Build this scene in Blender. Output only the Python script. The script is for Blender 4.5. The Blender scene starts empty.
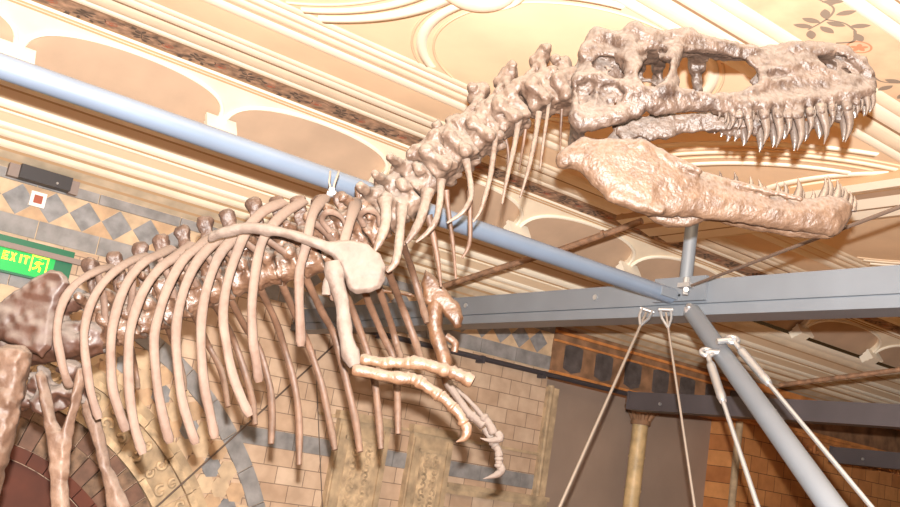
import bpy, bmesh, math, random
import numpy as np
from mathutils import Vector, Matrix, Euler
random.seed(7); rng = np.random.default_rng(7)
C = bpy.context.scene.collection
PI = math.pi
CAMZ = 2.9

# ------------------------------------------------------------------ camera solved from the vanishing points of the hall
F_PX = 971.0
d1 = np.array([1400, 447, 971.]); d1 /= np.linalg.norm(d1)
d2 = np.array([731, -4400, 971.]); d2 -= d1*(d1@d2); d2 /= np.linalg.norm(d2)
d3 = np.cross(d2, d1)
RW = np.array([d1, d3, d2])                      # camera (right, down, forward) -> world
CAM = np.array([0, 0, CAMZ])
def ray(px, py): return RW @ np.array([px-450, py-253.5, F_PX])
def at_depth(px, py, d): return CAM + ray(px, py)/F_PX*d
def at_x(px, py, x): r = ray(px, py); return CAM + r/r[0]*x
def at_y(px, py, y): r = ray(px, py); return CAM + r/r[1]*y
def at_z(px, py, z): r = ray(px, py); return CAM + r/r[2]*(z-CAMZ)

cam = bpy.data.cameras.new('camera'); cam.sensor_width = 36; cam.lens = 36*F_PX/900
co = bpy.data.objects.new('camera', cam); C.objects.link(co)
right, down, fwd = RW[:, 0], RW[:, 1], RW[:, 2]
M = Matrix(((right[0], -down[0], -fwd[0], 0), (right[1], -down[1], -fwd[1], 0), (right[2], -down[2], -fwd[2], CAMZ), (0, 0, 0, 1)))
co.matrix_world = M; cam.clip_start = .05
bpy.context.scene.camera = co

# ------------------------------------------------------------------ helpers
def lin(c): return tuple(((v/255)/12.92 if v/255 <= .04045 else ((v/255+.055)/1.055)**2.4) for v in c) + (1,)
def mat(name, rgb, rough=.6, metal=0, noise=None, spec=.5, emit=None):
    m = bpy.data.materials.new(name); m.use_nodes = True; nt = m.node_tree; b = nt.nodes['Principled BSDF']
    b.inputs['Base Color'].default_value = lin(rgb); b.inputs['Roughness'].default_value = rough; b.inputs['Metallic'].default_value = metal
    b.inputs['Specular IOR Level'].default_value = spec
    if emit: b.inputs['Emission Color'].default_value = lin(rgb); b.inputs['Emission Strength'].default_value = emit
    if noise:
        sc, amt, bump = noise
        tc = nt.nodes.new('ShaderNodeTexCoord'); n = nt.nodes.new('ShaderNodeTexNoise'); n.inputs['Scale'].default_value = sc; n.inputs['Detail'].default_value = 6
        nt.links.new(tc.outputs['Object'], n.inputs['Vector'])
        r = nt.nodes.new('ShaderNodeValToRGB'); a = tuple(max(0, v*(1-amt)) for v in rgb); c2 = tuple(min(255, v*(1+amt*.6)) for v in rgb)
        r.color_ramp.elements[0].position = .3; r.color_ramp.elements[1].position = .72
        r.color_ramp.elements[0].color = lin(a); r.color_ramp.elements[1].color = lin(c2)
        nt.links.new(n.outputs['Fac'], r.inputs['Fac']); nt.links.new(r.outputs['Color'], b.inputs['Base Color'])
        if bump:
            bm_ = nt.nodes.new('ShaderNodeBump'); bm_.inputs['Strength'].default_value = bump; bm_.inputs['Distance'].default_value = .01
            nt.links.new(n.outputs['Fac'], bm_.inputs['Height']); nt.links.new(bm_.outputs['Normal'], b.inputs['Normal'])
    return m
def bone_mat(name, dust, body, deep, rough=.45, *a_, **k_):
    return _bone_mat(name, *[tuple(float(c*k) for c, k in zip(x, BK)) for x in (dust, body, deep)], rough, *a_, **k_)
BK = np.array((.485, .462, .444))
def _bone_mat(name, dust, body, deep, rough=.45, scale=14, dust_lo=-.1, dust_hi=.75, bump=.5, spec=.5, mott=.5):
    """varnished fossil: mottled body colour, darker pits, pale dust lying on faces that look upward"""
    m = bpy.data.materials.new(name); m.use_nodes = True; nt = m.node_tree; L = nt.links.new; b = nt.nodes['Principled BSDF']
    tc = nt.nodes.new('ShaderNodeTexCoord'); n = nt.nodes.new('ShaderNodeTexNoise'); n.inputs['Scale'].default_value = scale; n.inputs['Detail'].default_value = 8; n.inputs['Roughness'].default_value = .65
    L(tc.outputs['Object'], n.inputs['Vector'])
    r = nt.nodes.new('ShaderNodeValToRGB'); e = r.color_ramp.elements; e[0].position = .5-mott*.3; e[0].color = lin(deep); e[1].position = .5+mott*.25; e[1].color = lin(body); L(n.outputs['Fac'], r.inputs['Fac'])
    n2 = nt.nodes.new('ShaderNodeTexNoise'); n2.inputs['Scale'].default_value = scale*4.5; n2.inputs['Detail'].default_value = 8; L(tc.outputs['Object'], n2.inputs['Vector'])
    g = nt.nodes.new('ShaderNodeNewGeometry'); sx = nt.nodes.new('ShaderNodeSeparateXYZ'); L(g.outputs['Normal'], sx.inputs[0])
    ad = nt.nodes.new('ShaderNodeMath'); ad.operation = 'MULTIPLY_ADD'; L(n2.outputs['Fac'], ad.inputs[0]); ad.inputs[1].default_value = .9; L(sx.outputs['Z'], ad.inputs[2])
    mr = nt.nodes.new('ShaderNodeMapRange'); mr.inputs[1].default_value = dust_lo+.45; mr.inputs[2].default_value = dust_hi+.45; L(ad.outputs[0], mr.inputs[0])
    mx = nt.nodes.new('ShaderNodeMix'); mx.data_type = 'RGBA'; L(mr.outputs[0], mx.inputs[0]); L(r.outputs['Color'], mx.inputs[6]); mx.inputs[7].default_value = lin(dust)
    L(mx.outputs[2], b.inputs['Base Color'])
    ra = nt.nodes.new('ShaderNodeMapRange'); ra.inputs[3].default_value = rough; ra.inputs[4].default_value = min(1, rough+.4); L(mr.outputs[0], ra.inputs[0]); L(ra.outputs[0], b.inputs['Roughness'])
    b.inputs['Specular IOR Level'].default_value = spec
    bp = nt.nodes.new('ShaderNodeBump'); bp.inputs['Strength'].default_value = bump; bp.inputs['Distance'].default_value = .014; L(n2.outputs['Fac'], bp.inputs['Height']); L(bp.outputs['Normal'], b.inputs['Normal'])
    return m

def mesh_obj(name, verts, faces, mats, parent=None, smooth=True, mi=None, kind=None):
    me = bpy.data.meshes.new(name); me.from_pydata([tuple(map(float, v)) for v in verts], [], [tuple(int(i) for i in f) for f in faces])
    for m in (mats if isinstance(mats, (list, tuple)) else [mats]): me.materials.append(m)
    if mi is not None: me.polygons.foreach_set('material_index', list(mi))
    if smooth: me.polygons.foreach_set('use_smooth', [True]*len(me.polygons))
    me.update()
    o = bpy.data.objects.new(name, me); C.objects.link(o)
    if parent is not None: o.parent = parent
    if kind: o['kind'] = kind
    return o
class MB:
    """collects simple shapes for one mesh"""
    def __init__(s): s.v = []; s.f = []; s.m = []
    def add(s, v, f, m=0):
        n = len(s.v); s.v += [tuple(map(float, p)) for p in v]; s.f += [tuple(i+n for i in q) for q in f]; s.m += [m]*len(f); return s
    def box(s, lo, hi, m=0):
        (x0, y0, z0), (x1, y1, z1) = lo, hi
        return s.add([(x0,y0,z0),(x1,y0,z0),(x1,y1,z0),(x0,y1,z0),(x0,y0,z1),(x1,y0,z1),(x1,y1,z1),(x0,y1,z1)],
              [(0,3,2,1),(4,5,6,7),(0,1,5,4),(1,2,6,5),(2,3,7,6),(3,0,4,7)], m)
    def tube(s, pts, r, seg=12, m=0, caps=True): return s.add(*tube(pts, r, seg=seg, caps=caps), m)
    def prism_y(s, poly, y0, y1, m=0):
        """polygon in (x, z), y0 is the front"""
        n = len(poly); v = [(x, y0, z) for x, z in poly]+[(x, y1, z) for x, z in poly]
        f = [tuple(range(n)), tuple(range(2*n-1, n-1, -1))]+[(i, i+n, (i+1) % n+n, (i+1) % n) for i in range(n)]
        return s.add(v, f, m)
    def obj(s, name, mats, parent=None, smooth=False, kind=None):
        o = mesh_obj(name, s.v, s.f, mats, parent, smooth, s.m, kind)
        bm = bmesh.new(); bm.from_mesh(o.data); bmesh.ops.recalc_face_normals(bm, faces=bm.faces); bm.to_mesh(o.data); bm.free()
        return o
def catmull(P, n):
    P = np.array(P, float)
    if len(P) == 2: return np.array([P[0]+(P[1]-P[0])*t for t in np.linspace(0, 1, n)])
    Q = np.vstack([2*P[0]-P[1], P, 2*P[-1]-P[-2]]); out = []
    for t in np.linspace(0, len(P)-1, n):
        i = min(int(t), len(P)-2); u = t-i; a, b, c, d = Q[i:i+4]
        out.append(.5*((2*b)+(-a+c)*u+(2*a-5*b+4*c-d)*u*u+(-a+3*b-3*c+d)*u**3))
    return np.array(out)
def tube(pts, r, seg=12, caps=True, ref=None, jit=0):
    """sweep of an elliptic section; r is a number, or one (r1, r2) pair / number per point; r1 lies along ref"""
    P = np.array(pts, float); n = len(P)
    T = np.gradient(P, axis=0); T /= np.linalg.norm(T, axis=1)[:, None]+1e-12
    rr = np.array([(x, x) if np.isscalar(x) else tuple(x) for x in (r if hasattr(r, '__len__') else [r]*n)], float)
    if ref is None:
        ref = np.array([0, 0, 1.]) if abs(T[0][2]) < .9 else np.array([1., 0, 0])
    a0 = np.array(ref, float); V = []
    for i in range(n):
        a = a0-T[i]*(a0@T[i]); a /= np.linalg.norm(a)+1e-12; b = np.cross(T[i], a)
        if i: a0 = a*.7+np.array(ref)*.3
        j = 1+jit*(rng.random(seg)-.5)
        for k in range(seg):
            w = 2*PI*k/seg; V.append(P[i]+(a*math.cos(w)*rr[i][0]+b*math.sin(w)*rr[i][1])*j[k])
    Fc = [(i*seg+k, i*seg+(k+1) % seg, (i+1)*seg+(k+1) % seg, (i+1)*seg+k) for i in range(n-1) for k in range(seg)]
    if caps:                                   # own vertices, so smooth shading does not bend over the rim
        m0 = len(V); V += V[:seg]+V[(n-1)*seg:n*seg]
        Fc += [tuple(range(m0+seg-1, m0-1, -1)), tuple(range(m0+seg, m0+2*seg))]
    return V, Fc
def tag(o, label=None, cat=None, group=None, kind=None):
    for k, v in (('label', label), ('category', cat), ('group', group), ('kind', kind)):
        if v: o[k] = v
    return o
def empty(name, loc, label, cat, group=None, rz=0):
    o = bpy.data.objects.new(name, None); C.objects.link(o); o.location = tuple(map(float, loc)); o.rotation_euler = (0, 0, rz); o.empty_display_size = .1
    return tag(o, label, cat, group)

# ------------------------------------------------------------------ implicit surfaces (for bones)
def surface_nets(D, lo, h):
    nx, ny, nz = D.shape; S = D < 0
    c = np.zeros((nx-1, ny-1, nz-1), np.int8)
    for dx in (0, 1):
        for dy in (0, 1):
            for dz in (0, 1): c += S[dx:nx-1+dx, dy:ny-1+dy, dz:nz-1+dz]
    act = (c > 0) & (c < 8); idx = -np.ones(act.shape, np.int64); cell = np.argwhere(act); idx[act] = np.arange(len(cell))
    acc = np.zeros((len(cell), 3)); cnt = np.zeros(len(cell)); i, j, k = cell.T
    corners = [(a, b, g) for a in (0, 1) for b in (0, 1) for g in (0, 1)]
    for p in corners:
        for ax in range(3):
            if p[ax] == 0:
                q = list(p); q[ax] = 1
                dp = D[i+p[0], j+p[1], k+p[2]]; dq = D[i+q[0], j+q[1], k+q[2]]; cr = (dp < 0) != (dq < 0)
                t = np.where(cr, dp/(dp-dq+1e-12*np.sign(dp-dq+1e-30)), 0); pos = np.tile(np.array(p, float), (len(cell), 1)); pos[:, ax] += t
                acc[cr] += pos[cr]; cnt[cr] += 1
    V = (cell+acc/cnt[:, None])*h+np.array(lo); faces = []
    for ax in range(3):
        o1, o2 = [(1, 2), (2, 0), (0, 1)][ax]
        A = [slice(0, n) for n in D.shape]; B = list(A); A[ax] = slice(0, D.shape[ax]-1); B[ax] = slice(1, D.shape[ax])
        sa, sb = S[tuple(A)], S[tuple(B)]; e = np.argwhere(sa != sb)
        e = e[(e[:, o1] > 0) & (e[:, o2] > 0) & (e[:, o1] < D.shape[o1]-1) & (e[:, o2] < D.shape[o2]-1)]
        if not len(e): continue
        u = np.zeros(3, int); u[o1] = 1; w = np.zeros(3, int); w[o2] = 1
        g = lambda x: idx[x[:, 0], x[:, 1], x[:, 2]]
        q = np.stack([g(e-u-w), g(e-w), g(e), g(e-u)], 1); fl = ~sa[tuple(e.T)]; q[fl] = q[fl][:, ::-1]
        faces.append(q)
    Fc = np.vstack(faces); return V, Fc[(Fc >= 0).all(1)]
_lat = rng.random((32, 32, 32))
def vnoise(P, s, off=0):
    Q = P*s+off; I = np.floor(Q).astype(int); f = Q-I; f = f*f*(3-2*f); out = 0
    for a in (0, 1):
        for b in (0, 1):
            for g in (0, 1):
                w = (f[..., 0] if a else 1-f[..., 0])*(f[..., 1] if b else 1-f[..., 1])*(f[..., 2] if g else 1-f[..., 2])
                out = out+w*_lat[(I[..., 0]+a) % 32, (I[..., 1]+b) % 32, (I[..., 2]+g) % 32]
    return out-.5
def smin(a, b, k):
    h = np.clip(.5+.5*(b-a)/k, 0, 1); return b*(1-h)+a*h-k*h*(1-h)
def smax(a, b, k): return -smin(-a, -b, k)
def cap(P, a, b, ra, rb=None):
    rb = ra if rb is None else rb; a = np.array(a, float); b = np.array(b, float); d = b-a
    t = np.clip(((P-a)@d)/(d@d+1e-12), 0, 1); return np.linalg.norm(P-(a+t[..., None]*d), axis=-1)-(ra+(rb-ra)*t)
def ell(P, c, r):
    r = np.array(r, float); q = (P-np.array(c))/r; k = np.linalg.norm(q, axis=-1); return (k-1)*r.min()
def boxd(x, y, z, bx, by, bz, rd):
    q = np.stack([np.abs(x)-bx+rd, np.abs(y)-by+rd, np.abs(z)-bz+rd], -1)
    return np.linalg.norm(np.maximum(q, 0), axis=-1)+np.minimum(q.max(-1), 0)-rd
def poly2(X, Z, pts):
    pts = np.array(pts, float); d = np.full(X.shape, 1e9); s = np.ones(X.shape); n = len(pts)
    for i in range(n):
        a, b = pts[i], pts[i-1]; e = b-a; wx, wz = X-a[0], Z-a[1]
        t = np.clip((wx*e[0]+wz*e[1])/(e@e+1e-12), 0, 1); d = np.minimum(d, (wx-e[0]*t)**2+(wz-e[1]*t)**2)
        c1, c2, c3 = Z >= a[1], Z < b[1], e[0]*wz > e[1]*wx
        s[(c1 & c2 & c3) | (~c1 & ~c2 & ~c3)] *= -1
    return s*np.sqrt(d)
def grid(lo, hi, h):
    ax = [np.arange(lo[i], hi[i]+h, h) for i in range(3)]; G = np.stack(np.meshgrid(*ax, indexing='ij'), -1); return G
def sdf_obj(name, fn, lo, hi, h, m, parent):
    G = grid(lo, hi, h); D = fn(G); V, Fc = surface_nets(D, lo, h); return mesh_obj(name, V, Fc, m, parent)

# ------------------------------------------------------------------ the animal's own frame: a = forward, l = away from the camera, z = up
FWD = np.array([.742, -.671, 0]); FWD /= np.linalg.norm(FWD); LAT = np.array([-FWD[1], FWD[0], 0])
P0 = at_depth(400, 220, 4.3); ORG = np.array([P0[0], P0[1], 0])
def SL(px, py, l=0.0):
    r = ray(px, py); t = ((P0-CAM)@LAT+l)/(r@LAT); w = CAM+r*t-ORG; return np.array([w@FWD, w@LAT, w[2]])
def SLs(pts, l): return [SL(x, y, l) for x, y in pts]

# ================================================================== THE SKELETON
B_SK = bone_mat('varnished_skull_bone', (206, 196, 190), (152, 126, 110), (88, 62, 48), .44, 12, -.15, .7, .6, .4)
B_JAW = bone_mat('mottled_jaw_bone', (202, 188, 180), (174, 140, 114), (102, 70, 48), .46, 15, .05, .75, .45, .38, .85)
B_NECK = bone_mat('pale_neck_bone', (206, 194, 184), (172, 146, 128), (122, 92, 74), .5, 12, -.1, .65, .4, .35)
B_VERT = bone_mat('brown_back_bone', (188, 174, 162), (172, 134, 108), (112, 74, 52), .42, 12, .15, .8, .5, .45)
B_SPINE = bone_mat('dark_spine_bone', (176, 162, 150), (138, 102, 82), (92, 62, 48), .55, 12, .5, 1.1, .5)
B_RIB = bone_mat('dusty_rib_bone', (192, 173, 163), (173, 143, 126), (140, 108, 90), .65, 9, -.2, .8, .2, .25)
B_FAR = bone_mat('brown_rib_bone', (180, 154, 134), (164, 124, 98), (116, 82, 60), .55, 9, .1, .9, .25, .3)
B_FARM = bone_mat('amber_arm_bone', (176, 146, 122), (166, 118, 80), (116, 74, 44), .45, 12, .1, .9, .3, .4)
B_ARM = bone_mat('cream_arm_bone', (176, 156, 140), (170, 130, 98), (130, 88, 58), .45, 12, .0, .8, .3, .4)  # orange glow from below on forearm and hand is put into this colour
B_WHITE = bone_mat('white_hand_bone', (188, 175, 167), (172, 154, 144), (136, 114, 102), .6, 10, -.3, .6, .25, .25)
B_HIP = bone_mat('dark_hip_bone', (172, 158, 150), (116, 76, 58), (78, 48, 36), .5, 3.2, -.15, .45, .3, .35, .6)
B_LEG = bone_mat('tan_leg_bone', (190, 170, 156), (168, 134, 112), (124, 90, 70), .55, 8, .1, .9, .3, .3)
TOOTH = bone_mat('glossy_tooth', (178, 170, 164), (158, 142, 132), (124, 104, 94), .25, 20, .3, 1.0, .15, .8)

dino = empty('dinosaur_skeleton', ORG, 'mounted skeleton of a large meat-eating dinosaur with open toothed jaws, facing right', 'skeleton',
             rz=math.atan2(FWD[1], FWD[0]))

# ---- skull
def interp(x, tab): xs, ys = zip(*tab); return np.interp(x, xs, ys)
LBPX = [(560, .20), (600, .215), (655, .205), (690, .165), (725, .125), (760, .105), (820, .08), (878, .055)]
def near_sk(px): return -float(interp(px, LBPX))
sk_px = [(584,50),(590,37),(597,33),(605,32),(612,35),(619,37),(626,30),(634,26),(643,27),(649,30),(656,35),(664,35),(677,31),(690,28),(700,31),(710,34),(725,37.5),(745,39),(770,38.5),(789,38),(806,39),(822,41),(840,46),(856,55),(868,66),(875,78),(877.5,92),(873,98),
         (862,98),(848,102),(825,105),(800,109),(775,111.5),(750,113),(722,113),(712,111),(690,109),(672,111),(655,113),(640,116),(622,120),(606,124),(592,128),(580,129),(575,124),(573,108),(572,88),(573,74),(577,63)]
low_i = range(28, 44)
sk2 = [SL(x, y, near_sk(x))[[0, 2]] for x, y in sk_px]
sk_dn = [np.array([p[0], p[1]-(.4 if i in low_i else 0)]) for i, p in enumerate(sk2)]
a_tab = sorted((SL(px, 80, -w)[0], w) for px, w in LBPX)
def hole(pts): return [SL(x, y, near_sk(x))[[0, 2]] for x, y in pts]
H_AOF = hole([(685,47),(700,47.5),(727,50.5),(747,56),(760,69),(758,81),(744,89),(728,92),(712,93),(700,91),(689,89),(680,87),(678,70)])
H_ORB = hole([(646,57),(660,55),(671,58),(670,70),(664,83),(655,87),(644,86),(638,74)])
H_NAR = hole([(818,53.5),(839,54),(853,59.5),(861,71),(847,71.5),(828,67)])
H_JUG = hole([(641,113),(647,110),(654,112),(655,119),(648,123),(641,121)])
P_LTF = hole([(592,58),(602,50),(615,50),(624,62),(622,76),(610,74),(598,70)])
P_LTF2 = hole([(577,84),(590,78),(597,84),(592,100),(580,104)])
P_QUAD = hole([(600,88),(616,82),(624,94),(612,106),(600,104)])
P_MAX = hole([(768,72),(774,69),(782,69),(785,73),(780,77),(771,77)])
P_BROW = hole([(640,52),(650,44),(664,42),(668,48),(660,56),(646,58)])
zt_tab = ([p[0] for p in sk2[1:27]], [p[1] for p in sk2[1:27]])
def wfun(A, Z):
    w = np.interp(A, [t[0] for t in a_tab], [t[1] for t in a_tab]); return w*np.clip(.7+(np.interp(A, *zt_tab)-Z)*1.6, .7, 1.0)
def on_side(px, py, sink):
    p = SL(px, py, near_sk(px)*.95); w = float(wfun(p[0], p[2])); p = SL(px, py, -w); return SL(px, py, -(w-sink))
FH = [[SL(x, y, -near_sk(x)*.95)[[0, 2]] for x, y in [(704,53),(727,55),(745,59),(756,70),(754,79),(742,86),(728,89),(712,90),(705,88)]],
      [SL(x, y, -near_sk(x)*.9)[[0, 2]] for x, y in [(672,66),(686,55),(690,84),(676,86)]], [SL(x, y, -near_sk(x)*.9)[[0, 2]] for x, y in [(642,64),(650,60),(651,82),(644,84)]],
      [SL(x, y, -near_sk(x)*.9)[[0, 2]] for x, y in [(661,60),(672,60),(670,76),(662,84)]],
      [SL(x, y, -near_sk(x))[[0, 2]] for x, y in [(821,55),(839,55),(852,60),(860,71),(847,71),(830,66.5)]],
      [SL(x, y, -near_sk(x)*.9)[[0, 2]] for x, y in [(586,124),(609,119),(614,132),(604,141),(584,139)]]]
UP = [(355,328,352,356,.010),(374,335,371,366,.011),(396,345,388,386,.013),(417,350,411,385,.012),(441,352,439,420,.018),(490,352,487,432,.020),(530,350,525,441,.021),(561,350,558,402,.016),(592,350,588,449,.021),(626,345,622,400,.016),(661,338,668,431,.021),(692,333,690,374,.014),(737,325,731,425,.020),(766,312,765,345,.012),(792,285,793,345,.014),(811,280,808,332,.013)]
FJ = [SL(x, y, .12)[[0, 2]] for x, y in [(616,122),(640,112),(712,108),(726,114),(716,119),(704,123),(692,131),(684,128),(676,136),(660,139),(648,141),(636,139),(624,141),(616,134)]]
ROOTS = [(600+a/2.983, b/2.983-2, w) for a, b, c_, d_, w in UP]
def skull_sdf(G):
    A, Lr, Z = G[..., 0], G[..., 1], G[..., 2]; X2, Z2 = A[:, 0, :], Z[:, 0, :]
    e = lambda d: d[:, None, :]
    d2 = poly2(X2, Z2, sk2); dn = poly2(X2, Z2, sk_dn); w = wfun(A, Z)
    AL = np.stack([A, -np.abs(Lr), Z], -1)
    outer = smax(e(d2), np.abs(Lr)-w+vnoise(AL, 7, 3)*.035, .05)
    cav = np.maximum(e(dn)+.045, np.abs(Lr)-(w-.04))
    s = smax(outer, -cav, .012)
    # braincase and the roof over the eyes fill the back of the head
    s = smin(s, smin(cap(G, SL(588, 84), SL(618, 72), .10, .07), cap(G, SL(592, 60), SL(700, 46), .06, .03), .05), .03)
    s = smin(s, smax(e(poly2(X2, Z2, FJ)), np.abs(Lr-.12)-.016, .02), .02)
    for bx_, by_, w_ in ROOTS: s = smin(s, cap(AL, on_side(bx_, by_+1, .006), on_side(bx_+1, by_-9, .010), w_*.95, w_*.7), .014)
    for p, q, r1, r2, sk in [((584,54),(597,36),.03,.032,.02),((597,36),(614,38),.032,.03,.02),((622,40),(634,31),.03,.036,.015),((634,31),(652,37),.036,.03,.015),((652,38),(690,34),.03,.026,.015),
            ((686,38),(752,50),.020,.016,.016),((678,40),(664,86),.028,.026,.012),((628,44),(636,86),.03,.036,.02),((620,92),(662,89),.028,.03,.012),((662,89),(714,98),.03,.03,.016),
            ((580,122),(622,116),.03,.02,.018),((576,116),(581,80),.026,.024,.012),((714,98),(752,92),.026,.02,.016),((754,90),(790,66),.02,.022,.015),((790,46),(846,53),.02,.02,.014),((720,106),(868,93),.014,.014,.008),
            ((580,80),(600,77),.024,.02,.012),((600,78),(626,92),.026,.03,.014),((846,54),(870,74),.018,.018,.012),((800,62),(850,80),.022,.02,.018)]:
        s = smin(s, cap(AL, on_side(*p, sk), on_side(*q, sk), r1, r2), .035)
    for hp in (H_AOF, H_ORB, H_NAR, H_JUG): s = smax(s, -np.maximum(e(poly2(X2, Z2, hp)), .03-np.abs(Lr)), .018)
    for q, hp in enumerate(FH): s = smax(s, -np.maximum(e(poly2(X2, Z2, hp)), (-.05 if q == 4 else .02)-Lr), .012)
    for hp, dp in ((P_LTF, .035), (P_LTF2, .03), (P_QUAD, .02), (P_MAX, .028), (P_BROW, .03)):
        s = smax(s, -smax(e(poly2(X2, Z2, hp)), (w-dp)-np.abs(Lr), .02), .025)
    for q1, q2 in (((808,44),(842,50)),((842,50),(862,61)),((862,61),(872,82))): s = smin(s, cap(AL, SL(*q1, -.032), SL(*q2, -.032), .020, .020), .02)
    for q1, q2, r1, r2 in (((693,46),(698,92),.024,.022),((660,50),(655,90),.02,.02)):
        fw = lambda q: SL(q[0], q[1], -near_sk(q[0])*.92-.012)
        s = smin(s, cap(G, fw(q1), fw(q2), r1, r2), .012)
    return s+vnoise(G, 26)*.011+vnoise(G, 60, 5)*.006
lo = [min(p[0] for p in sk2)-.06, -.34, min(p[1] for p in sk2)-.1]; hi = [max(p[0] for p in sk2)+.06, .34, max(p[1] for p in sk2)+.07]
skull = sdf_obj('skull', skull_sdf, lo, hi, .0064, B_SK, dino)
def tooth(bx, by, tx, ty, w, l, ml, parent, lt=None):
    b = SL(bx, by, l); t = SL(tx, ty, l if lt is None else lt); d = t-b; n = 7
    mid = b+d*.55+np.array([.10, 0, 0])*np.linalg.norm(d)
    P = catmull([b-d*.18, b, mid, t], n+2); r = [w*.9]+[w*max(.05, (1-(i/n)**1.6)) for i in range(n+1)]
    v, f = tube(P, [(x, x*.72) for x in r], seg=8, ref=(1, 0, 0))
    return mesh_obj('tooth', v, f, TOOTH, parent)
for k, (bx, by, tx, ty, w) in enumerate(UP):
    bx, by, tx, ty = 600+bx/2.983, by/2.983, 600+tx/2.983, ty/2.983; l = near_sk(bx)+.012
    tooth(bx, by-3, tx, ty, w*1.35, l, 0, skull)
    # the opposite row, seen behind
    b = SL(bx, by-3, l); t = SL(tx, ty, l); fr = .5+.28*rng.random(); v = t-b
    P = catmull([b-v*.15, b, b+v*fr*.6+np.array([.006, 0, 0]), b+v*fr], 8); P[:, 1] *= -1; P[:, 0] += .02
    vv, ff = tube(P, [(w*1.2*q, w*q*.85) for q in (1, 1, .98, .9, .78, .6, .36, .06)], seg=8, ref=(1, 0, 0)); mesh_obj('tooth', vv, ff, TOOTH, skull)
for k in range(16):           # short replacement teeth between the big ones
    bx = 722+k*9+rng.random()*5; by = np.interp(bx, [715, 775, 860], [113, 111, 98]); l = near_sk(bx)+.02
    tooth(bx, by-3, bx-.5, by+6+rng.random()*10, .012, l, 0, skull)

# ---- lower jaw
LJPX = [(555, .19), (600, .20), (650, .19), (700, .145), (760, .10), (820, .06), (858, .03)]
def near_j(px): return -float(interp(px, LJPX))
jaw_px = [(560,166),(561,155),(566,147),(575,143),(586,139),(600,138),(618,138.5),(636,140),(652,146),(665,152),(676,159),(694,166),(708,173),(722,180),(743,188),(765,193),(793,196),(813,196),(830,194),(847,196),(855,205),(853,218),(848,225),(840,233),(832,236),(821,233.5),(787,229),(754,225),(728,220),(700,217.5),(675,217),(649,215),(633,210),(608,198),(591,183),(580,170),(571,166)]
jw2 = [SL(x, y, near_j(x))[[0, 2]] for x, y in jaw_px]; aj = sorted((SL(px, 190, -w)[0], w) for px, w in LJPX)
ANG = [SL(x, y, -.05)[[0, 2]] for x, y in [(640,210),(655,222),(668,227),(690,227),(712,219),(690,208)]]
a_j0, a_j1 = SL(640, 190, -.19)[0], SL(800, 210, -.08)[0]
def jaw_sdf(G):
    A, Lr, Z = G[..., 0], G[..., 1], G[..., 2]; X2, Z2 = A[:, 0, :], Z[:, 0, :]; e = lambda d: d[:, None, :]
    d2 = poly2(X2, Z2, jw2); lift = .11*np.clip((a_j1-X2)/(a_j1-a_j0), 0, 1)
    d2f = np.maximum(poly2(X2, Z2-lift, jw2), poly2(X2, Z2, jw2)); w = np.interp(A, [t[0] for t in aj], [t[1] for t in aj])
    d2f = np.maximum(d2f, SL(628, 150, .17)[0]-X2)
    d2 = np.where(Lr > 0, e(d2f), e(d2))
    th = .026+.022*np.clip(-d2/.07, 0, 1)
    s = smax(d2, np.abs(np.abs(Lr)-w+.02)-th, .045)
    k = lambda x, y, l: SL(x, y, l)
    for p, q, r1, r2, l in [((563,160),(584,144),.028,.024,-.18),((586,143),(640,145),.016,.02,-.195),((640,146),(700,171),.02,.014,-.185),((700,174),(800,199),.010,.010,-.12),((612,196),(660,211),.014,.014,-.20)]:
        s = smin(s, cap(G, k(*p, l), k(*q, l), r1, r2), .03)
    s = smin(s, smax(e(poly2(X2, Z2, ANG)), np.abs(Lr+.05)-.03, .03), .02)
    return s+vnoise(G, 15)*.012*np.clip((SL(735, 190, -.15)[0]-A)*6, .3, 1)+vnoise(G, 34)*.006+vnoise(G, 70, 4)*.003
lo = [min(p[0] for p in jw2)-.06, -.33, min(p[1] for p in jw2)-.07]; hi = [max(p[0] for p in jw2)+.06, .33, max(p[1] for p in jw2)+.06]
jaw = sdf_obj('lower_jaw', jaw_sdf, lo, hi, .0066, B_JAW, dino)
dn = [(158,210,158,150,.015,1),(90,182,90,148,.012,1),(225,232,231,170,.014,0),(278,240,269,185,.014,0),(300,246,300,212,.010,1),(350,255,352,195,.015,0),(392,258,386,195,.014,1),(370,262,373,225,.010,0),(446,265,450,178,.019,0),(520,262,520,232,.010,0),(563,262,576,174,.018,0),(592,262,590,170,.018,1),(625,262,631,184,.018,0),(645,266,648,205,.012,1),(665,272,667,222,.013,0),(690,285,692,240,.012,0),(705,305,711,262,.012,0),(470,262,472,225,.010,1)]
for bx, by, tx, ty, w, far in dn:
    bx, by, tx, ty = 700+bx/4.61, 140+by/4.61, 700+tx/4.61, 140+ty/4.61; l = near_j(bx)+.02
    tooth(bx, by+3, tx, ty-1, w*1.4, (-l if far else l), 0, jaw)

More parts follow.
